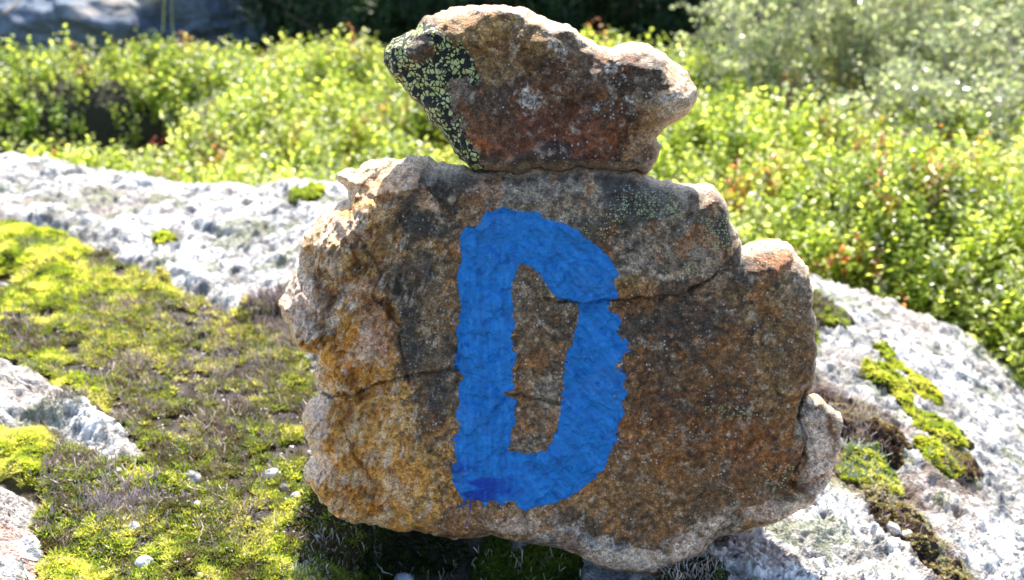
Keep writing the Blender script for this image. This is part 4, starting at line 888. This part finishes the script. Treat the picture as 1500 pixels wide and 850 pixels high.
boulder(370, 5, 3.9, (.45, .3, .22), 823, 'flat blue grey boulder left of the dark junipers', -.2)
boulder(1500, 12, 3.5, (.32, .3, .22), 824, 'blue grey boulder in the top right corner behind the birches', .3, (.16, .22, .32))

# ------------------------------------------------------------------ dark junipers
def needle_t():
    V = []; Q = []
    for i in range(9):
        a = i*2.4; e = .5+.05*i; d = np.array([math.cos(a)*math.cos(e), math.sin(a)*math.cos(e), math.sin(e)]); s = np.array([-math.sin(a), math.cos(a), 0]); b = np.array([0, 0, .006*i])
        k = len(V); V += [b, b+d*.012+s*.0028, b+d*.026, b+d*.012-s*.0028]; Q.append((k, k+1, k+2, k+3))
    return np.array(V), np.array(Q)
NV, NQ = needle_t()
def juniper(x, y, h, w, seed, label):
    r = np.random.default_rng(seed); gz = float(ground_z(np.array([x]), np.array([y]))[0]); e = empty('juniper', (x, y, gz), label, 'shrub', 'dark junipers at the back')
    tr = Bag(); cr = Bag(); PP = []
    V, Q, T = tube([(0, 0, -.05), (.01, 0, h*.3), (.0, .02, h*.7), (0, 0, h*.95)], [.03, .024, .014, .004], 8); tr.add(V, Q, T, (.14, .1, .07))
    for k in range(70):
        z0 = h*r.uniform(.03, .9); a = r.uniform(0, 6.28); L = w*(1.05-z0/h)**.6*r.uniform(.6, 1.15)
        end = np.array([math.cos(a)*L, math.sin(a)*L, z0+L*r.uniform(.1, .6)]); st = np.array([0, 0, z0])
        mid = (st+end)/2+np.array([0, 0, -.03]); V, Q, T = tube([st, mid, end], [.008, .005, .002], 5); tr.add(V, Q, T, (.14, .1, .07))
        t = r.uniform(.25, 1.05, (75, 1)); P = st+(end-st)*t+r.normal(0, .045, (75, 3)); PP.append(P)
    P = np.concatenate(PP); k = len(P); C = pick([(.012, .03, .012), (.025, .055, .018), (.05, .10, .03), (.09, .15, .04)], np.clip(r.normal(.4, .25, k), 0, 1))
    scatter(cr, NV, NQ, None, np.ones((len(NV), 3)), P, rotmats(r.uniform(0, 6.28, k), r.normal(0, .5, k), r.normal(0, .5, k)), r.uniform(.8, 1.5, k), C)
    tr.build('trunk', M_BARK, e); cr.build('crown', M_DARK, e)
for i, (x, y, h, w, lab) in enumerate([(-.62, 3.25, 1.15, .5, 'leftmost dark juniper beside the flat boulder'), (-.2, 3.0, 1.0, .5, 'dark juniper directly above the painted slab'), (.25, 2.95, 1.1, .5, 'dark juniper behind the middle of the balanced stone'), (.68, 3.1, 1.1, .45, 'rightmost dark juniper next to the birch thicket'), (-1.35, 4.0, 1.0, .5, 'dark juniper behind the left boulders'), (.05, 3.6, 1.5, .6, 'tallest juniper, standing in the second row')]):
    juniper(x, y, h, w, 900+i, lab)

# ------------------------------------------------------------------ light, sky, camera
SUN_EL, SUN_AZ = R_(51), R_(2)      # azimuth measured from +Y towards +X: the sun is behind the stones
sd = Vector((math.sin(SUN_AZ)*math.cos(SUN_EL), math.cos(SUN_AZ)*math.cos(SUN_EL), math.sin(SUN_EL)))
L = bpy.data.lights.new('sun', 'SUN'); L.energy = 12; L.angle = R_(.53); L.color = (1, .95, .84)
lo = bpy.data.objects.new('sun', L); COL.objects.link(lo); lo.rotation_euler = sd.to_track_quat('Z', 'Y').to_euler(); lo.location = (0, 3, 4)
w = bpy.data.worlds.new('World'); sc.world = w; w.use_nodes = True; nt = w.node_tree
sky = nt.nodes.new('ShaderNodeTexSky'); sky.sky_type = 'NISHITA'; sky.sun_disc = False; sky.sun_elevation = SUN_EL; sky.sun_rotation = SUN_AZ
bg = nt.nodes['Background']; bg.inputs[1].default_value = .35; nt.links.new(sky.outputs[0], bg.inputs[0])
cam = bpy.data.cameras.new('camera'); cam.lens = 50; cam.sensor_width = 36; cam.clip_end = 1000; cam.clip_start = .02
co = bpy.data.objects.new('camera', cam); COL.objects.link(co); co.location = CAM; co.rotation_euler = (math.pi/2-TH, 0, 0); sc.camera = co
cam.dof.use_dof = True; cam.dof.focus_distance = 1.13; cam.dof.aperture_fstop = 7.8
sc.view_settings.view_transform = 'Standard'; sc.view_settings.look = 'None'; sc.view_settings.exposure = 0
sc.cycles.use_denoising = True; sc.cycles.max_bounces = 8; sc.cycles.sample_clamp_indirect = 8
